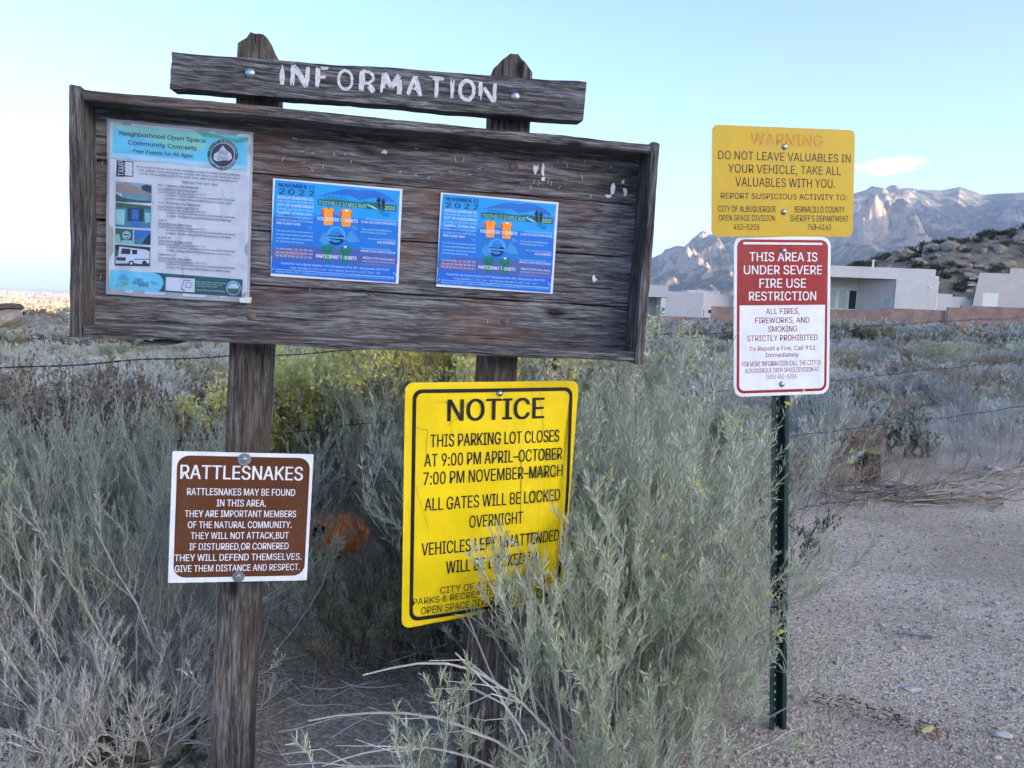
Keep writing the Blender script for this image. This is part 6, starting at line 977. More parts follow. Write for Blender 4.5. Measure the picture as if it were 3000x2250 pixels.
f_sage = foliage('sage_leaf', (.32, .355, .225), (.48, .505, .37), (.60, .60, .455), .3); f_sage2 = foliage('silver_leaf', (.37, .39, .355), (.51, .52, .495), (.62, .61, .58), .3)
f_olive = foliage('olive_leaf', (.22, .22, .145), (.34, .325, .23), (.44, .40, .29)); f_dry = foliage('dry_leaf', (.17, .12, .085), (.30, .225, .16), (.43, .35, .26)); f_green = foliage('green_leaf', (.09, .115, .075), (.15, .18, .11), (.22, .24, .16))
f_yel = foliage('yellow_bloom', (.64, .57, .16), (.80, .73, .28), (.82, .78, .46), .42); f_pale = foliage('pale_bloom', (.48, .46, .30), (.60, .58, .46), (.66, .64, .55), .3)
f_seed = foliage('papery_seed', (.20, .15, .115), (.38, .31, .25), (.56, .49, .41), .35); f_straw = foliage('straw_blade', (.28, .22, .14), (.42, .35, .24), (.52, .46, .34))
s_grey = foliage('grey_twig', (.30, .28, .26), (.44, .42, .40), (.56, .54, .52), 0); s_pale = foliage('pale_twig', (.45, .42, .39), (.57, .54, .51), (.66, .63, .60), 0); s_brown = foliage('brown_twig', (.14, .11, .09), (.25, .205, .17), (.34, .29, .25), 0)

def plant(name, loc, label, cat, geo, mats, group=None, flowers=None, rotz=0):
    root = empty(name, Matrix.Translation(loc) @ Matrix.Rotation(rotz, 4, 'Z')); tag(root, label, cat, group)
    (sv, sq), (lv, lq) = geo[0], geo[1]
    np_mesh('stems', sv, sq, mats[0], root); np_mesh('foliage', lv, lq, mats[1], root)
    if flowers is not None: np_mesh('flower_heads', flowers[0], flowers[1], mats[2], root)
    return root
def P0(x, y, dz=0): return (x, y, gz1(x, y) + dz)

# big silver-green bush in front, at the left edge
G = shrub(101, n=200, H=.70, spread=.50, base_r=.42, tw=6, sub=3, leaf=(.021, .0026), dens=16, r0=.0050, leaf_from=.5, lean=(-.12, .0), sub_len=.34, outward=.6)
plant('rabbitbrush', P0(-1.22, 2.42), 'big silver-green bush with bare pale stems at the left, below the brown sign', 'bush', G, (s_pale, f_sage))
G = shrub(102, n=120, H=.66, spread=.5, base_r=.34, tw=6, sub=3, leaf=(.021, .0026), dens=15, r0=.0045, leaf_from=.5, lean=(-.15, -.05), sub_len=.34, outward=.6)
plant('rabbitbrush', P0(-1.85, 2.75), 'silver-green bush cut by the left edge, beneath the lower fence wire', 'bush', G, (s_pale, f_sage))
for k, (x, y, h_, n_, lab) in enumerate(((-1.02, 2.02, .34, 70, 'low pale grey twiggy bush at the bottom left, nearest the left board post'), (-1.38, 2.12, .40, 80, 'low pale grey twiggy bush at the bottom left corner'), (-1.22, 1.80, .26, 60, 'pale grey tangle of dry stems cut by the bottom edge at the left'))):
    G = shrub(104 + k, n=n_, H=h_, spread=.7, base_r=.18, tw=6, sub=3, leaf=(.018, .0024), dens=8, r0=.0036, leaf_from=.35, sub_len=.36, outward=.7)
    plant('rabbitbrush', P0(x, y), lab, 'bush', G, (s_pale, f_sage2))
# bush around the right post and the NOTICE sign
G = shrub(111, n=130, H=.93, spread=.30, base_r=.24, tw=7, sub=3, leaf=(.025, .0025), dens=22, r0=.0040, leaf_from=.30, lean=(-.03, .03), sub_len=.36, outward=.7)
e = G[2][::29]; fl = heads(G[3], e, 9, .014, .006, .010)
plant('rabbitbrush', P0(.30, 2.36), 'tall leafy grey-green bush between the yellow NOTICE sign and the green post', 'bush', G, (s_grey, f_sage, f_yel), None, fl)
G = shrub(112, n=85, H=.60, spread=.38, base_r=.2, tw=7, sub=3, leaf=(.025, .0025), dens=22, r0=.0038, leaf_from=.3, lean=(.04, -.02), sub_len=.38, outward=.7)
e = G[2][::31]; fl = heads(G[3], e, 9, .014, .006, .010)
plant('rabbitbrush', P0(.35, 2.02), 'leafy grey-green bush leaning out beside the green post over the gravel', 'bush', G, (s_grey, f_sage, f_yel), None, fl)
G = shrub(113, n=15, H=.78, spread=.22, base_r=.07, tw=7, sub=3, leaf=(.025, .0025), dens=22, r0=.0034, leaf_from=.45, lean=(-.13, -.03), sub_len=.30, outward=.6)
plant('rabbitbrush', P0(.22, 1.69), 'leafy grey-green sprays standing in front of the lower part of the NOTICE sign', 'bush', G, (s_pale, f_sage))
G = shrub(114, n=80, H=.74, spread=.42, base_r=.24, tw=7, sub=3, leaf=(.025, .0025), dens=18, r0=.0038, leaf_from=.3, sub_len=.36, outward=.7)
plant('rabbitbrush', P0(.60, 2.95), 'grey-green bush directly behind the green post, its top hidden behind the taller bush', 'bush', G, (s_grey, f_sage))
# low leafy plants at the bottom
for k, (x, y, h_, n_) in enumerate(((-.06, 1.50, .44, 16), (.13, 1.46, .40, 16), (.30, 1.56, .42, 18))):
    G = shrub(121 + k, n=n_, H=h_, spread=.5, base_r=.10, tw=5, sub=2, leaf=(.024, .0027), dens=20, r0=.0026, leaf_from=.25, sub_len=.42, outward=.7)
    plant('rabbitbrush_seedling', P0(x, y), ('young leafy silver shoots low beneath the NOTICE sign, leftmost of three', 'young leafy silver shoots low beneath the NOTICE sign, middle of three', 'young leafy silver shoots low beneath the NOTICE sign, rightmost of three')[k], 'shoots', G, (s_pale, f_sage), 'young shoots at the foot of the board')
# yellow-flowering rabbitbrush behind the board
for k, (x, y, h_, n_, lab) in enumerate(((-.42, 3.95, 1.13, 170, 'grey-green rabbitbrush topped with dense yellow flowers, between the two board posts'), (-1.45, 4.15, .64, 100, 'lower rabbitbrush with faded yellow flower heads just left of the left board post'), (-1.02, 4.35, .80, 100, 'yellow-flowered rabbitbrush directly behind the left board post'), (.42, 4.35, 1.02, 100, 'rabbitbrush with pale cream flower heads just right of the right board post'))):
    G = shrub(131 + k, n=n_, H=h_, spread=.30, base_r=.22, tw=6, sub=3, leaf=(.032, .0046), dens=11, r0=.0038, leaf_from=.45, sub_len=.28, outward=.5, lean=(.04, .16) if k == 0 else (0, 0))
    e = G[2]; e = e[e[:, 2] > np.percentile(e[:, 2], 55)]; fl = heads(G[3], e, 16, .020, .012, .020)
    plant('rabbitbrush', P0(x, y), lab, 'bush', G, (s_grey, f_sage, f_pale if k == 3 else f_yel), 'flowering rabbitbrush behind the board', fl)
# olive-brown tangle around the pumpkin, left of the right post
G = shrub(141, n=130, H=.80, spread=.42, base_r=.22, tw=6, sub=3, leaf=(.026, .0032), dens=9, r0=.0036, leaf_from=.35, lean=(-.0, .05), sub_len=.34, outward=.6)
plant('rabbitbrush', P0(-.06, 2.85), 'olive-brown twiggy bush left of the right board post, beside the pumpkin', 'bush', G, (s_brown, f_olive))
G = shrub(142, n=50, H=.68, spread=.36, base_r=.2, tw=5, sub=3, leaf=(.028, .0032), dens=8, r0=.0036, leaf_from=.5, lean=(.03, -.06), sub_len=.3, outward=.5)
plant('rabbitbrush', P0(-.20, 3.6), 'grey bush whose long bare stems lean over the pumpkin', 'bush', G, (s_pale, f_sage))
for k, (x, y, h_, n_, lab) in enumerate(((-.47, 2.52, .34, 90, 'low olive-brown wispy bush in the gap between the two board posts'), (-.14, 2.48, .50, 80, 'olive-brown twiggy bush hugging the left side of the right board post'), (-.22, 2.78, .42, 60, 'low straw-coloured wispy bush between the olive-brown ones, in front of the pumpkin'))):
    G = shrub(145 + k, n=n_, H=h_, spread=.55, base_r=.16, tw=6, sub=3, leaf=(.022, .0022), dens=8, r0=.0026, leaf_from=.25, sub_len=.36, outward=.6)
    plant('dry_bush', P0(x, y), lab, 'bush', G, (s_brown if k < 2 else f_straw, f_olive if k < 2 else f_straw))
# saltbush with papery brown seeds, left
G = shrub(151, n=150, H=.72, spread=.55, base_r=.5, tw=7, sub=3, leaf=(.015, .012), dens=14, r0=.0036, leaf_from=.3, sub_len=.32, outward=.7)
plant('saltbush', P0(-2.35, 3.75), 'brown bush full of papery seed clusters behind the fence at the left', 'bush', G, (s_brown, f_seed))
G = shrub(152, n=90, H=.66, spread=.5, base_r=.3, tw=7, sub=3, leaf=(.015, .012), dens=14, r0=.0036, leaf_from=.3, sub_len=.32, outward=.7)
plant('saltbush', P0(-1.78, 4.0), 'smaller brown seed-laden bush left of the yellow-flowered rabbitbrush', 'bush', G, (s_brown, f_seed))
G = shrub(153, n=90, H=.70, spread=.5, base_r=.4, tw=7, sub=3, leaf=(.015, .012), dens=14, r0=.0036, leaf_from=.3, sub_len=.32, outward=.7)
plant('saltbush', P0(-3.0, 4.3), 'brown seed-laden bush cut by the left edge behind the fence', 'bush', G, (s_brown, f_seed))
# green weed at the bottom left
G = shrub(161, n=40, H=.075, spread=1.3, base_r=.12, tw=5, sub=3, leaf=(.010, .0036), dens=12, r0=.002, leaf_from=.2, sub_len=.4)
plant('green_weed', P0(-.92, 1.96), 'low dark green weed at the foot of the big left bush', 'weed', G, (s_brown, f_green))
G = shrub(162, n=20, H=.36, spread=.6, base_r=.1, tw=5, sub=3, leaf=(.016, .005), dens=12, r0=.0024, leaf_from=.2, sub_len=.4)
plant('green_weed', P0(1.30, 3.55), 'dark green leafy weed behind the green post at the gravel edge', 'weed', G, (s_brown, f_green))
# fan-shaped grey bush and its neighbours by the stump, right
G = shrub(171, n=80, H=.62, spread=.42, base_r=.1, tw=6, sub=2, leaf=(.03, .003), dens=5, r0=.003, leaf_from=.4, sub_len=.3, outward=.45)
plant('rabbitbrush', P0(2.72, 6.35), 'fan-shaped pale grey bush behind the old stump', 'bush', G, (s_pale, f_sage2))
G = shrub(172, n=60, H=.42, spread=.8, base_r=.3, tw=5, sub=2, leaf=(.03, .0024), dens=4, r0=.0022, leaf_from=.3, sub_len=.4)
plant('dry_bush', P0(1.75, 4.75), 'dry straw-coloured bush right of the green post', 'bush', G, (s_brown, f_straw))
G = shrub(173, n=45, H=.36, spread=.8, base_r=.3, tw=5, sub=2, leaf=(.03, .0024), dens=4, r0=.0022, leaf_from=.3, sub_len=.4)
plant('dry_bush', P0(2.35, 5.15), 'low dry brown bush by the pale flat stones', 'bush', G, (s_brown, f_dry))
G = shrub(174, n=70, H=.95, spread=.55, base_r=.4, tw=6, sub=3, leaf=(.02, .002), dens=3, r0=.0042, leaf_from=.3, sub_len=.4, outward=.9)
plant('dry_bush', P0(4.55, 7.0), 'large tangled grey bush at the right edge behind the wire fence', 'bush', G, (s_grey, f_dry))
G = shrub(175, n=50, H=.45, spread=.8, base_r=.4, tw=6, sub=2, leaf=(.03, .003), dens=5, r0=.003, leaf_from=.3, sub_len=.4)
plant('rabbitbrush', P0(3.75, 6.55), 'low silvery bush right of the old stump', 'bush', G, (s_pale, f_sage2))
# chollas
f_ch = plain('cholla_skin', (.20, .215, .165), .8, .3, 60); f_sp = foliage('cholla_spine', (.35, .31, .22), (.45, .41, .3), None, 0)
def cholla(loc, seed, H, label, n1=7):
    rng = np.random.default_rng(seed); root = empty('cholla_cactus', Matrix.Translation(loc)); tag(root, label, 'cactus', 'chollas in the field')
    g = MB(); tipsl = []
    def seg(p, d, L, r_, lv):
        q = p + d * L * .5 + rng.normal(0, .01, 3); e = p + d * L
        g.tube([p, q, e, e + d * r_ * .8], [r_ * .8, r_, r_ * .9, r_ * .3], 6); tipsl.append((p, e, r_))
        if lv > 0:
            for k in range(rng.integers(2, 4)):
                dd = unit(d * .55 + unit(rng.normal(0, 1, 3)) * .8 + np.array([0, 0, .35])); seg(e - d * L * rng.uniform(0, .4), dd, L * rng.uniform(.65, .95), r_ * .95, lv - 1)
    for k in range(n1):
        a = rng.uniform(0, 6.28); seg(np.array([.06 * math.cos(a), .06 * math.sin(a), -.03]), unit(np.array([math.cos(a) * .5, math.sin(a) * .5, .9])), H * .20, .0125, 5)
    g.build('joints', f_ch, root, True)
    P, D = [], []
    for p, e, r_ in tipsl:
        t = rng.random((14, 1)); q = p * (1 - t) + e * t; d = unit(np.cross(np.tile(e - p, (14, 1)), rng.normal(0, 1, (14, 3)))); P.append(q + d * r_ * .8); D.append(d)
    P, D = np.concatenate(P), np.concatenate(D); v, q = blades(rng, P, D, np.full(len(P), .020), np.full(len(P), .002)); np_mesh('spines', v, q, f_sp, root)
cholla(P0(3.42, 7.9), 5, .95, 'tall grey-green cholla right of the red sign, standing left of the sandy patch', 6)
cholla(P0(3.55, 6.9), 8, .75, 'brown-green branching cholla behind the fan-shaped bush', 5)

# ---- scrub in the field: five kinds, copied
KIND = {
 'sagebrush': [(shrub(200 + k, n=44, H=.33, spread=.85, base_r=.16, tw=5, sub=3, leaf=(.036, .008), dens=8, r0=.004, leaf_from=.25, sub_len=.38, outward=.75), s_grey, f_sage2) for k in range(3)],
 'rabbitbrush_clump': [(shrub(210 + k, n=44, H=.44, spread=.55, base_r=.18, tw=5, sub=3, leaf=(.040, .0075), dens=8, r0=.004, leaf_from=.35, sub_len=.32, outward=.55), s_grey, f_sage) for k in range(2)],
 'dry_scrub': [(shrub(220 + k, n=40, H=.30, spread=.95, base_r=.2, tw=5, sub=3, leaf=(.035, .005), dens=4, r0=.004, leaf_from=.2, sub_len=.4, outward=.9), s_brown, f_dry) for k in range(2)],
 'green_scrub': [(shrub(230 + k, n=40, H=.32, spread=.9, base_r=.2, tw=5, sub=3, leaf=(.024, .006), dens=8, r0=.004, leaf_from=.2, sub_len=.4, outward=.8), s_brown, f_olive) for k in range(2)],
 'grass_tuft': [(shrub(240 + k, n=60, H=.24, spread=.55, base_r=.12, tw=2, sub=1, leaf=(.09, .004), dens=3, r0=.0014, leaf_from=.1, sub_len=.4, outward=.4), f_straw, f_straw) for k in range(2)],
}
LAB = {'sagebrush': ('silver-grey sagebrush mound growing in the scrub field beyond the wire fence', 'sagebrush', 'sagebrush mounds in the field'),
 'rabbitbrush_clump': ('upright grey-green rabbitbrush growing in the scrub field beyond the wire fence', 'bush', 'rabbitbrush clumps in the field'),
 'dry_scrub': ('dry brown twiggy shrub growing in the scrub field beyond the wire fence', 'shrub', 'dry brown shrubs in the field'),
 'green_scrub': ('dull olive-green shrub growing in the scrub field beyond the wire fence', 'shrub', 'olive shrubs in the field'),
 'grass_tuft': ('tuft of straw-coloured dry grass growing in the scrub field', 'grass tuft', 'dry grass tufts in the field')}
protos = {}
for k, lst in KIND.items():
    protos[k] = []
    for (sv_, lv_, _, _), ms, ml in lst:
        V = np.concatenate([sv_[0], lv_[0]]); Qd = np.concatenate([sv_[1], lv_[1] + len(sv_[0])])
        protos[k].append((V, Qd, np.concatenate([np.zeros(len(sv_[1]), int), np.ones(len(lv_[1]), int)]), ms, ml))
protoobj = {k: [] for k in protos}
rng = np.random.default_rng(77); kinds = list(KIND); pts = []; taken = []
def in_fence(x, y): return y < 3.85 + (x - .2) * (.615 if x > .2 else .408) + .75
def sandy(x, y): return vnoise(np.array([x * .22 + 3]), np.array([y * .30]), 9)[0] > .69 or (abs(x - 4.6) < 1.1 and 8.2 < y < 10.2)
tries = 0
while len(pts) < 560 and tries < 20000:
    tries += 1
    y = 4.6 + 33 * rng.random() ** 1.55; x = rng.uniform(-.74, .76) * y
    if in_fence(x, y) or sandy(x, y): continue
    if any((x - a) ** 2 + (y - b_) ** 2 < (.53 + .010 * y) ** 2 for a, b_ in taken): continue
    if x < -1 and y < 6 and rng.random() < .5: continue
    if x > .4 and rng.random() < .08: continue
    taken.append((x, y)); pts.append((x, y))
pw = {'L': [.62, .10, .16, .05, .07], 'R': [.48, .06, .26, .13, .07]}
for x, y in sorted(pts, key=lambda p: p[1]):
    k = rng.choice(kinds, p=pw['L' if x < 0 else 'R']); v_ = int(rng.integers(len(protos[k]))); lst = protoobj[k]
    hit = [o for o in lst if o['variant'] == v_]
    if hit: o = hit[0].copy(); COL.objects.link(o)
    else:
        V, Qd, mi, ms, ml = protos[k][v_]; o = np_mesh(k, V, Qd, [ms, ml], mi=mi); o['variant'] = v_; lst.append(o); tag(o, LAB[k][0], LAB[k][1], LAB[k][2])
    s_ = rng.uniform(.65, 1.3) * (1 + .012 * y)
    o.location = (x, y, gz1(x, y) - .02); o.rotation_euler = (0, 0, rng.uniform(0, 6.28)); o.scale = (s_ * rng.uniform(.9, 1.25), s_ * rng.uniform(.9, 1.25), s_)
# the rest of the field reads as one mass
rngf = np.random.default_rng(5); VV, QQ, MI = [], [], []; off = 0; nf = 0
low = [shrub(300 + k, n=11, H=.6, spread=.75, base_r=.2, tw=4, sub=2, leaf=(.13, .035), dens=4, r0=.008, leaf_from=.2, sub_len=.4, outward=.8, seg=3)[1] for k in range(4)]
mats_far = [f_sage2, f_sage, f_dry, f_olive, f_straw]
while nf < 2600:
    y = 36 + 130 * rngf.random() ** 1.4; x = rngf.uniform(-.72, .74) * y
    if x > .12 * y and y > 99: continue
    if sandy(x * .6, y * .6) or (x > 0 and rngf.random() < .45): continue
    if x < -.56 * y and 92 < y < 129: continue
    v, q = low[rngf.integers(4)]; a = rngf.uniform(0, 6.28); s_ = rngf.uniform(.7, 1.5) * (1 + .003 * y) * (.6 if x > 0 and y > 75 else 1); c_, n_ = math.cos(a), math.sin(a)
    W_ = np.stack([(v[:, 0] * c_ - v[:, 1] * n_) * s_ * 1.3 + x, (v[:, 0] * n_ + v[:, 1] * c_) * s_ * 1.3 + y, v[:, 2] * s_ + gz1(x, y)], 1)
    k = rngf.choice(5, p=[.56, .10, .18, .04, .12]); VV.append(W_); QQ.append(q + off); MI.append(np.full(len(q), k)); off += len(v); nf += 1
tag(np_mesh('far_scrub', np.concatenate(VV), np.concatenate(QQ), mats_far, mi=np.concatenate(MI)), 'grey scrub covering the far part of the field', 'scrub', kind='stuff')

# ---- boulders and dark shrubs on the hill
m_rock, nt, b = nodes_mat('granite'); cw = coords(nt)
n1 = N(nt, 'ShaderNodeTexNoise', Scale=1.6, Detail=9.0, Roughness=.68); nt.links.new(cw, n1.inputs['Vector'])
nt.links.new(ramp(nt, n1.outputs[0], [(.3, (.13, .11, .095)), (.5, (.27, .225, .19)), (.7, (.42, .36, .31))]), b.inputs['Base Color']); b.inputs['Roughness'].default_value = .95; bump(nt, b, n1.outputs[0], .9, .15)
iv, if_ = ico(4)
def rock_mesh(seed, sq=.75):
    rng = np.random.default_rng(seed); v = iv.copy()
    for _ in range(14):
        d = unit(rng.normal(0, 1, 3)); c = rng.uniform(.5, .8); k = v @ d; v = v - np.clip(k - c, 0, None)[:, None] * d * .85
    n = fbm(v[:, 0] * 1.7 + v[:, 2] * 1.1 + 9, v[:, 1] * 1.7 - v[:, 2] * .9 + seed, 4, seed) - .5
    return v * (1 + .42 * n)[:, None] * np.array([1.15, 1, sq])
rocks = []; rng = np.random.default_rng(12); nb_ = 0
while nb_ < 290:
    y = 114 + 42 * rng.random() ** .8; x = rng.uniform(.30, .72) * y
    if x < 42: continue
    s_ = rng.choice([rng.uniform(.3, .7), rng.uniform(.6, 1.2), rng.uniform(1.1, 2.1)], p=[.48, .38, .14])
    if len(rocks) < 6:
        o = np_mesh('boulder', rock_mesh(500 + nb_), if_, m_rock, smooth=True); rocks.append(o); tag(o, 'weathered tan granite boulder on the rocky hillside behind the houses', 'boulder', 'boulders on the hillside')
    else: o = rocks[nb_ % 6].copy(); COL.objects.link(o)
    o.location = (x, y, float(hillz(x, y)) + s_ * .22); o.rotation_euler = (rng.uniform(-.4, .4), rng.uniform(-.4, .4), rng.uniform(0, 6.28)); o.scale = (s_ * 1.1, s_, s_ * rng.uniform(.7, 1.1)); nb_ += 1
f_jun = foliage('hill_shrub_leaf', (.055, .06, .042), (.10, .105, .075), (.16, .155, .11))
jun = []; nj = 0
while nj < 290:
    y = 114 + 46 * rng.random(); x = rng.uniform(.32, .73) * y
    if x < 44: continue
    if len(jun) < 3:
        G = shrub(320 + nj, n=26, H=1.1, spread=.8, base_r=.3, tw=5, sub=3, leaf=(.14, .045), dens=5, r0=.012, leaf_from=.15, sub_len=.4, outward=.9)
        V = np.concatenate([G[0][0], G[1][0]]); Qd = np.concatenate([G[0][1], G[1][1] + len(G[0][0])]); mi = np.concatenate([np.zeros(len(G[0][1]), int), np.ones(len(G[1][1]), int)])
        o = np_mesh('hillside_shrub', V, Qd, [s_brown, f_jun], mi=mi); jun.append(o); tag(o, 'dark shrub growing between the boulders on the hillside', 'shrub', 'dark shrubs on the hillside')
    else: o = jun[nj % 3].copy(); COL.objects.link(o)
    s_ = rng.uniform(.5, 1.15); o.location = (x, y, float(hillz(x, y)) - .1); o.rotation_euler = (0, 0, rng.uniform(0, 6.28)); o.scale = (s_ * 1.2, s_ * 1.2, s_); nj += 1
# boulders far left, one capped by a darker slab
g = np_mesh('boulder', rock_mesh(601, .8) * np.array([4.7, 3.4, 3.5]), if_, m_rock, smooth=True); g.location = (-86.6, 130, -5.0); tag(g, 'huge grey boulder with a dark overhanging cap at the far left', 'boulder')
g2_ = np_mesh('cap', rock_mesh(602, .35) * np.array([3.9, 2.7, 2.8]), if_, plain('dark_rock', (.085, .065, .055), .95, .3, 2), g, smooth=True); g2_.location = (.1, -.2, 1.9); g2_.rotation_euler = (0, R(-4), 0)
g = np_mesh('boulder', rock_mesh(603, .6) * np.array([3.6, 2.6, 2.4]), if_, m_rock, smooth=True); g.location = (-86.5, 125, -7.2); tag(g, 'low pale boulder in front of the capped boulder at the far left', 'boulder')

# ================================================================== SMALL THINGS
# walker far off
def person(loc, H=1.7):
    root = empty('person', Matrix.Translation(loc) @ Matrix.Rotation(R(200), 4, 'Z')); tag(root, 'tiny distant person in a black top and red shorts walking through the scrub', 'person')
    J = dict(pelvis=(0, 0, .93), waist=(0, 0, 1.08), chest=(0, -.02, 1.30), neck=(0, -.02, 1.46), head=(0, -.04, 1.56), crown=(0, -.03, 1.68), lhip=(.09, 0, .90), lknee=(.10, -.14, .50), lank=(.10, -.06, .09), ltoe=(.10, -.22, .03), rhip=(-.09, 0, .90), rknee=(-.10, .06, .50), rank=(-.10, .26, .14), rtoe=(-.10, .16, .03),
             lsh=(.19, 0, 1.42), lelb=(.26, .10, 1.16), lwr=(.24, -.08, 1.0), rsh=(-.19, 0, 1.42), relb=(-.26, -.02, 1.15), rwr=(-.22, -.22, 1.08))
    Rr = dict(pelvis=.14, waist=.125, chest=.15, neck=.055, head=.095, crown=.075, lhip=.095, lknee=.06, lank=.04, ltoe=.035, rhip=.095, rknee=.06, rank=.04, rtoe=.035, lsh=.065, lelb=.045, lwr=.032, rsh=.065, relb=.045, rwr=.032)
    E = [('pelvis', 'waist'), ('waist', 'chest'), ('chest', 'neck'), ('neck', 'head'), ('head', 'crown'), ('pelvis', 'lhip'), ('lhip', 'lknee'), ('lknee', 'lank'), ('lank', 'ltoe'), ('pelvis', 'rhip'), ('rhip', 'rknee'), ('rknee', 'rank'), ('rank', 'rtoe'), ('chest', 'lsh'), ('lsh', 'lelb'), ('lelb', 'lwr'), ('chest', 'rsh'), ('rsh', 'relb'), ('relb', 'rwr')]
    for s_, w_, d_ in (('l', (.24, -.08, 1.0), (-.05, -.85, -.5)), ('r', (-.22, -.22, 1.08), (.1, -.9, -.3))):
        d_ = Vector(d_).normalized(); p = Vector(w_) + d_ * .09; J[s_ + 'palm'] = tuple(p); Rr[s_ + 'palm'] = .03; E.append((s_ + 'wr', s_ + 'palm'))
        for k in range(5):
            a = Vector((-.03 + .015 * k, 0, 0)) if k < 4 else Vector((.045 if s_ == 'r' else -.045, 0, .01))
            J['%sf%d' % (s_, k)] = tuple(p + a + d_ * ((.075, .085, .08, .065, .02)[k]) + Vector((0, .0, -.02))); Rr['%sf%d' % (s_, k)] = .009; E.append((s_ + 'palm', '%sf%d' % (s_, k)))
    names = list(J); me = bpy.data.meshes.new('body'); me.from_pydata([J[n] for n in names], [(names.index(a), names.index(c)) for a, c in E], [])
    o = bpy.data.objects.new('body', me); COL.objects.link(o); o.parent = root
    md = o.modifiers.new('skin', 'SKIN'); sv = me.skin_vertices[0].data
    for i_, n in enumerate(names): sv[i_].radius = (Rr[n], Rr[n]); sv[i_].use_root = n == 'pelvis'
    o.modifiers.new('sub', 'SUBSURF').levels = 2; o.modifiers['sub'].render_levels = 2
    bpy.context.view_layer.update(); dg = bpy.context.evaluated_depsgraph_get(); m2 = bpy.data.meshes.new_from_object(o.evaluated_get(dg))
    o.modifiers.clear(); o.data = m2; m2.materials.clear()
    for m in (plain('skin', (.42, .26, .19), .6), plain('black_top', (.012, .012, .015), .9), plain('red_shorts', (.62, .07, .06), .8), plain('dark_hair', (.02, .015, .012), .8), plain('trainers', (.05, .05, .06), .7)): m2.materials.append(m)
    for p in m2.polygons:
        z = p.center.z; x = abs(p.center.x); y = p.center.y
        p.material_index = 3 if z > 1.60 or (z > 1.52 and y > -.02) else 0 if z > 1.47 else 1 if z > .97 and x < .30 and not (x > .17 and z < 1.10) else 2 if .50 < z <= .97 and x < .2 else 4 if z < .10 else 0
        p.use_smooth = True
person((-89.2, 140, gz1(-89.2, 140) + .05))
# pumpkin, collapsed and holed
rngp = np.random.default_rng(2); nu, nv = 60, 30
th = np.linspace(0, 2 * math.pi, nu, endpoint=False); ph = np.linspace(.06, math.pi - .06, nv); TH, PH = np.meshgrid(th, ph)
rr_ = .135 * (1 - .10 * np.abs(np.cos(TH * 5)) ** 4 * np.sin(PH)); Xp = rr_ * np.sin(PH) * np.cos(TH) * 1.12; Yp = rr_ * np.sin(PH) * np.sin(TH) * 1.0; Zp = rr_ * np.cos(PH) * .76
def pq(mask):
    i, j = np.meshgrid(np.arange(nv - 1), np.arange(nu), indexing='ij'); q = np.stack([i * nu + j, (i + 1) * nu + j, (i + 1) * nu + (j + 1) % nu, i * nu + (j + 1) % nu], -1).reshape(-1, 4); return q[mask.ravel()]
tc_, pc_ = TH[:-1], PH[:-1]; hole = ((np.abs(((tc_ - R(225) + math.pi) % (2 * math.pi)) - math.pi) / .36) ** 2 + ((pc_ - 1.35) / .34) ** 2 + .35 * (fbm(tc_ * 3, pc_ * 3, 3, 6) - .5)) < 1
m_pk = plain('pumpkin_skin', (.85, .19, .025), .45, .25, 18); m_pi = plain('pumpkin_flesh', (.10, .035, .012), .8, .3, 40); m_ps = plain('pumpkin_stem', (.22, .17, .09), .85, .3, 60)
pk = empty('pumpkin', Matrix.Translation((-.80, 3.58, .095)) @ Matrix.Rotation(R(10), 4, 'Z') @ Matrix.Rotation(R(-18), 4, 'X')); tag(pk, 'broken orange pumpkin with a dark hole lying under the bushes', 'pumpkin')
np_mesh('skin', np.stack([Xp, Yp, Zp], -1).reshape(-1, 3), pq(~hole), m_pk, pk, True); np_mesh('flesh', np.stack([Xp, Yp, Zp], -1).reshape(-1, 3) * .93, pq(~hole), m_pi, pk, True)
g = MB(); g.tube([(0, 0, .06), (.005, 0, .09), (.02, .01, .115)], [.016, .012, .011], 7); g.build('stem', m_ps, pk)
# old stump, stones
g = MB(); g.tube([(0, 0, -.1), (.005, 0, .1), (0, 0, .20), (.003, 0, .235)], [.085, .088, .086, .080], 18); st_ = empty('stump', Matrix.Translation(P0(2.66, 5.62))); tag(st_, 'short dark wooden post stump with a mossy top beside pale stones', 'stump')
g.build('wood', wood('stump_wood', 2, (.03, .022, .02), (.08, .06, .055), (.14, .11, .10)), st_)
gm = np_mesh('moss', iv * np.array([.079, .079, .018]) * (1 + .25 * (fbm(iv[:, 0] * 5, iv[:, 1] * 5, 3, 2) - .5))[:, None], if_, plain('moss', (.16, .15, .035), .95, .35, 80, bmp=.004), st_, True); gm.location = (0, 0, .236)
m_ps2 = plain('pale_stone', (.42, .42, .43), .9, .15, 20, bmp=.003)
for k, (x, y, a, b_, c, lab) in enumerate(((2.46, 5.36, .15, .11, .045, 'pale flat stone left of the old stump'), (2.88, 5.5, .16, .08, .03, 'thin pale stone right of the old stump'), (4.05, 6.35, .07, .06, .04, 'small pale stone at the gravel edge near the right frame edge'))):
    o = np_mesh('stone', rock_mesh(700 + k, .6) * np.array([a, b_, c * 1.6]), if_, m_ps2, smooth=True); o.location = P0(x, y, .015); tag(o, lab, 'stone')
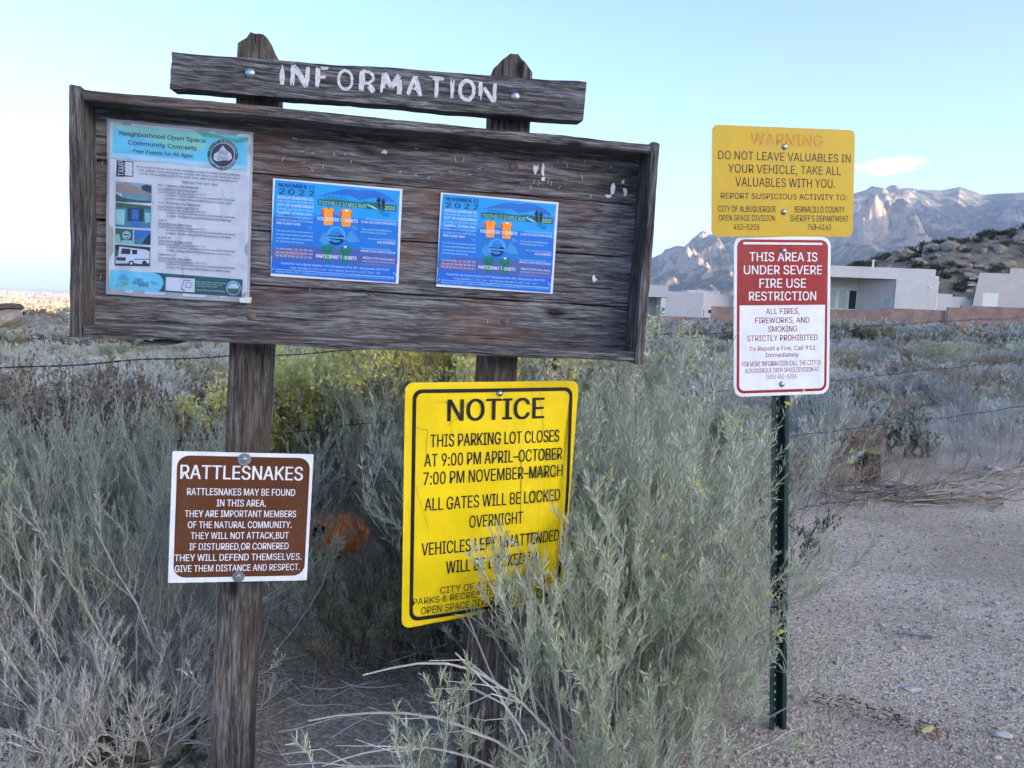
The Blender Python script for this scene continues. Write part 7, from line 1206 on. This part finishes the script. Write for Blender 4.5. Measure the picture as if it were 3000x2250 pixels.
# heap of dead branches along the fence foot
def sticks(name, label, cat, seed, cx_, cy_, n_, sx_, sy_, L, r_, mat, ang=(0, .5), zt=.06, kind=None, curve=.12):
    rng = np.random.default_rng(seed); px = rng.normal(0, sx_, n_); py = rng.normal(0, sy_, n_); a = rng.normal(ang[0], ang[1], n_)
    base = np.stack([px, py, rng.random(n_) * zt + r_], 1); d = np.stack([np.cos(a), np.sin(a), rng.normal(0, .08, n_)], 1); P = grow(rng, base, d, L * rng.uniform(.3, 1.0, n_), 5, 0, curve); P[..., 2] = np.clip(P[..., 2], r_, None)
    v, q = tubes(P, np.repeat((r_ * rng.uniform(.5, 1.3, n_))[:, None], 6, 1) * np.linspace(1, .4, 6), 4); o = np_mesh(name, v, q, mat); o.location = P0(cx_, cy_); return tag(o, label, cat, kind=kind)
sticks('dead_branches', 'heap of dark dead branches along the foot of the fence', 'branches', 1, 2.75, 5.1, 90, .45, .12, .7, .006, s_brown, (R(33), .22), .10)
sticks('dead_branches', 'flattened brown twigs at the right edge of the gravel', 'branches', 2, 4.0, 6.0, 60, .5, .14, .5, .004, s_brown, (R(30), .3), .05)
sticks('twig_litter', 'fallen twigs and dry stalks littering the ground under the bushes', 'twigs', 3, -.35, 2.75, 420, .55, .45, .32, .0022, s_grey, (0, 2.0), .03, 'stuff')
sticks('twig_litter', 'dry fallen twigs on the gravel below the big left bush', 'twigs', 4, -1.2, 2.3, 260, .45, .4, .36, .0026, s_pale, (.6, 1.2), .05, 'stuff')
# bare pale branches arching left in front of the right post
g = MB(); r = random.Random(21)
def arc(p, q, h_, r_, n=9): return [(p[0] + (q[0] - p[0]) * t + r.uniform(-.006, .006), p[1] + (q[1] - p[1]) * t, p[2] + (q[2] - p[2]) * t + h_ * math.sin(math.pi * t)) for t in [k / n for k in range(n + 1)]]
for p, q, h_, r_ in (((.23, 1.66, .12), (-.30, 1.62, .40), .14, .0042), ((.20, 1.64, .10), (-.42, 1.60, .30), .10, .004), ((.20, 1.64, .08), (-.46, 1.56, .20), .06, .004), ((.18, 1.62, .06), (-.45, 1.5, .10), .05, .0036), ((.16, 1.62, .05), (-.30, 1.45, .02), .05, .0034), ((.10, 1.62, .20), (-.10, 1.62, .46), .03, .003), ((.05, 1.63, .24), (.02, 1.60, .44), .01, .0028), ((.02, 1.6, .2), (-.36, 1.5, .26), .05, .003), ((-.05, 1.55, .12), (-.42, 1.42, .05), .06, .003), ((0., 1.5, .1), (-.34, 1.36, .1), .05, .003), ((-.02, 1.5, .06), (-.40, 1.38, -.0), .03, .0028)):
    P = arc(p, q, h_, r_); g.tube(P, [r_ * (1 - .6 * k / 9) for k in range(10)], 5)
    for k in range(2):
        i_ = r.randint(3, 7); a = Vector(P[i_]); g.tube([a, a + Vector((-.07, r.uniform(-.05, .05), r.uniform(-.01, .05))), a + Vector((-.15, r.uniform(-.06, .06), r.uniform(-.03, .05)))], [r_ * .5, r_ * .4, r_ * .25], 4)
tag(g.build('bare_branch', s_pale), 'bare pale branches arching to the left in front of the right board post', 'branch')
# litter on the gravel
m_blu = plain('pale_plastic', (.36, .37, .41), .5, .1, 30); m_leafy = foliage('red_leaf', (.12, .055, .035), (.20, .10, .065), (.28, .18, .11))
g = MB(); g.tube([(-.055, .01, .012), (-.02, 0, .014), (.03, -.008, .012), (.06, -.022, .011)], [.009, .006, .007, .008], 7); o = g.build('stick', plain('weathered_stick', (.25, .24, .26), .8, .3, 60)); o.location = P0(1.61, 2.90); tag(o, 'short pale weathered stick lying on the gravel', 'stick')
o = np_mesh('stone', rock_mesh(711, .4) * np.array([.028, .02, .018]), if_, m_blu, smooth=True); o.location = P0(1.39, 2.48, .004); tag(o, 'small bluish flat stone on the gravel', 'stone')
o = np_mesh('stone', rock_mesh(712, .5) * np.array([.035, .026, .025]), if_, m_ps2, smooth=True); o.location = P0(1.52, 2.2, .004); tag(o, 'grey stone half sunk in the gravel at the lower right', 'stone')
rng = np.random.default_rng(31); n_ = 150; t = rng.random(n_); p = np.stack([1.02 + .30 * t + rng.normal(0, .035, n_), 2.36 - .20 * t + rng.normal(0, .03, n_), np.full(n_, .006) + rng.random(n_) * .012], 1)
v, q = blades(rng, p, unit(rng.normal(0, 1, (n_, 3)) * np.array([1, 1, .15])), rng.uniform(.010, .032, n_), rng.uniform(.003, .008, n_)); tag(np_mesh('leaf_litter', v, q, m_leafy), 'reddish brown dead leaves and needles on the gravel by the green post', 'leaves', kind='stuff')
for k, (x, y, z, lab) in enumerate(((1.26, 2.17, .012, 'single yellow leaf on the gravel'), (-1.52, 2.25, .62, 'yellow leaf caught in the left bush'))):
    v, q = blades(np.random.default_rng(k), np.array([[x, y, z]]), np.array([[.8, .2, .2 if k == 0 else .8]]), np.array([.05]), np.array([.02])); o = np_mesh('leaf', v, q, f_yel); tag(o, lab, 'leaf')
# loose pebbles near the camera
i2v, i2f = ico(1); rng = np.random.default_rng(41); n_ = 22000
y = 1.35 + 5.0 * rng.random(n_) ** 1.5; x = rng.uniform(-.75, .78, n_) * y; sz_ = np.where(rng.random(n_) < .012, rng.uniform(.006, .011, n_), rng.uniform(.0018, .0050, n_)) * (1 + .12 * y); keep = ~((x < 4) & (y > 3.85 + (x - .2) * .6 + .6)); x, y, sz_ = x[keep], y[keep], sz_[keep]; n_ = len(x)
sc3 = rng.uniform(.6, 1.3, (n_, 1, 3)) * np.array([1, 1, .6]); jit = 1 + .25 * rng.normal(0, 1, (n_, len(i2v), 1)) * .5
ca, sa = np.cos(rng.uniform(0, 6.28, n_)), 0
V = i2v[None] * sc3 * jit * sz_[:, None, None]; V = V + np.stack([x, y, gz(x, y) + sz_ * .25], 1)[:, None]
m_peb = foliage('pebble', (.29, .25, .225), (.42, .375, .34), (.60, .55, .51), 0)
tag(np_mesh('gravel', V.reshape(-1, 3), (np.arange(n_)[:, None, None] * len(i2v) + i2f[None]).reshape(-1, 3), m_peb), 'loose pebbles strewn over the gravel lot', 'gravel', kind='stuff')

# ================================================================== HAZE
g = MB(); g.box(-30000, 30000, -30000, 30000, -143, 1430)
m_haze = bpy.data.materials.new('haze_air'); m_haze.use_nodes = True; nt = m_haze.node_tree; nt.nodes.remove(nt.nodes['Principled BSDF'])
pv = nt.nodes.new('ShaderNodeVolumePrincipled'); pv.inputs['Color'].default_value = (.42, .61, 1.0, 1); pv.inputs['Density'].default_value = 4.5e-5; pv.inputs['Anisotropy'].default_value = .0
nt.links.new(pv.outputs[0], nt.nodes['Material Output'].inputs['Volume'])
hz = g.build('haze', m_haze); tag(hz, 'thin blue morning haze in the air', 'haze', kind='stuff')
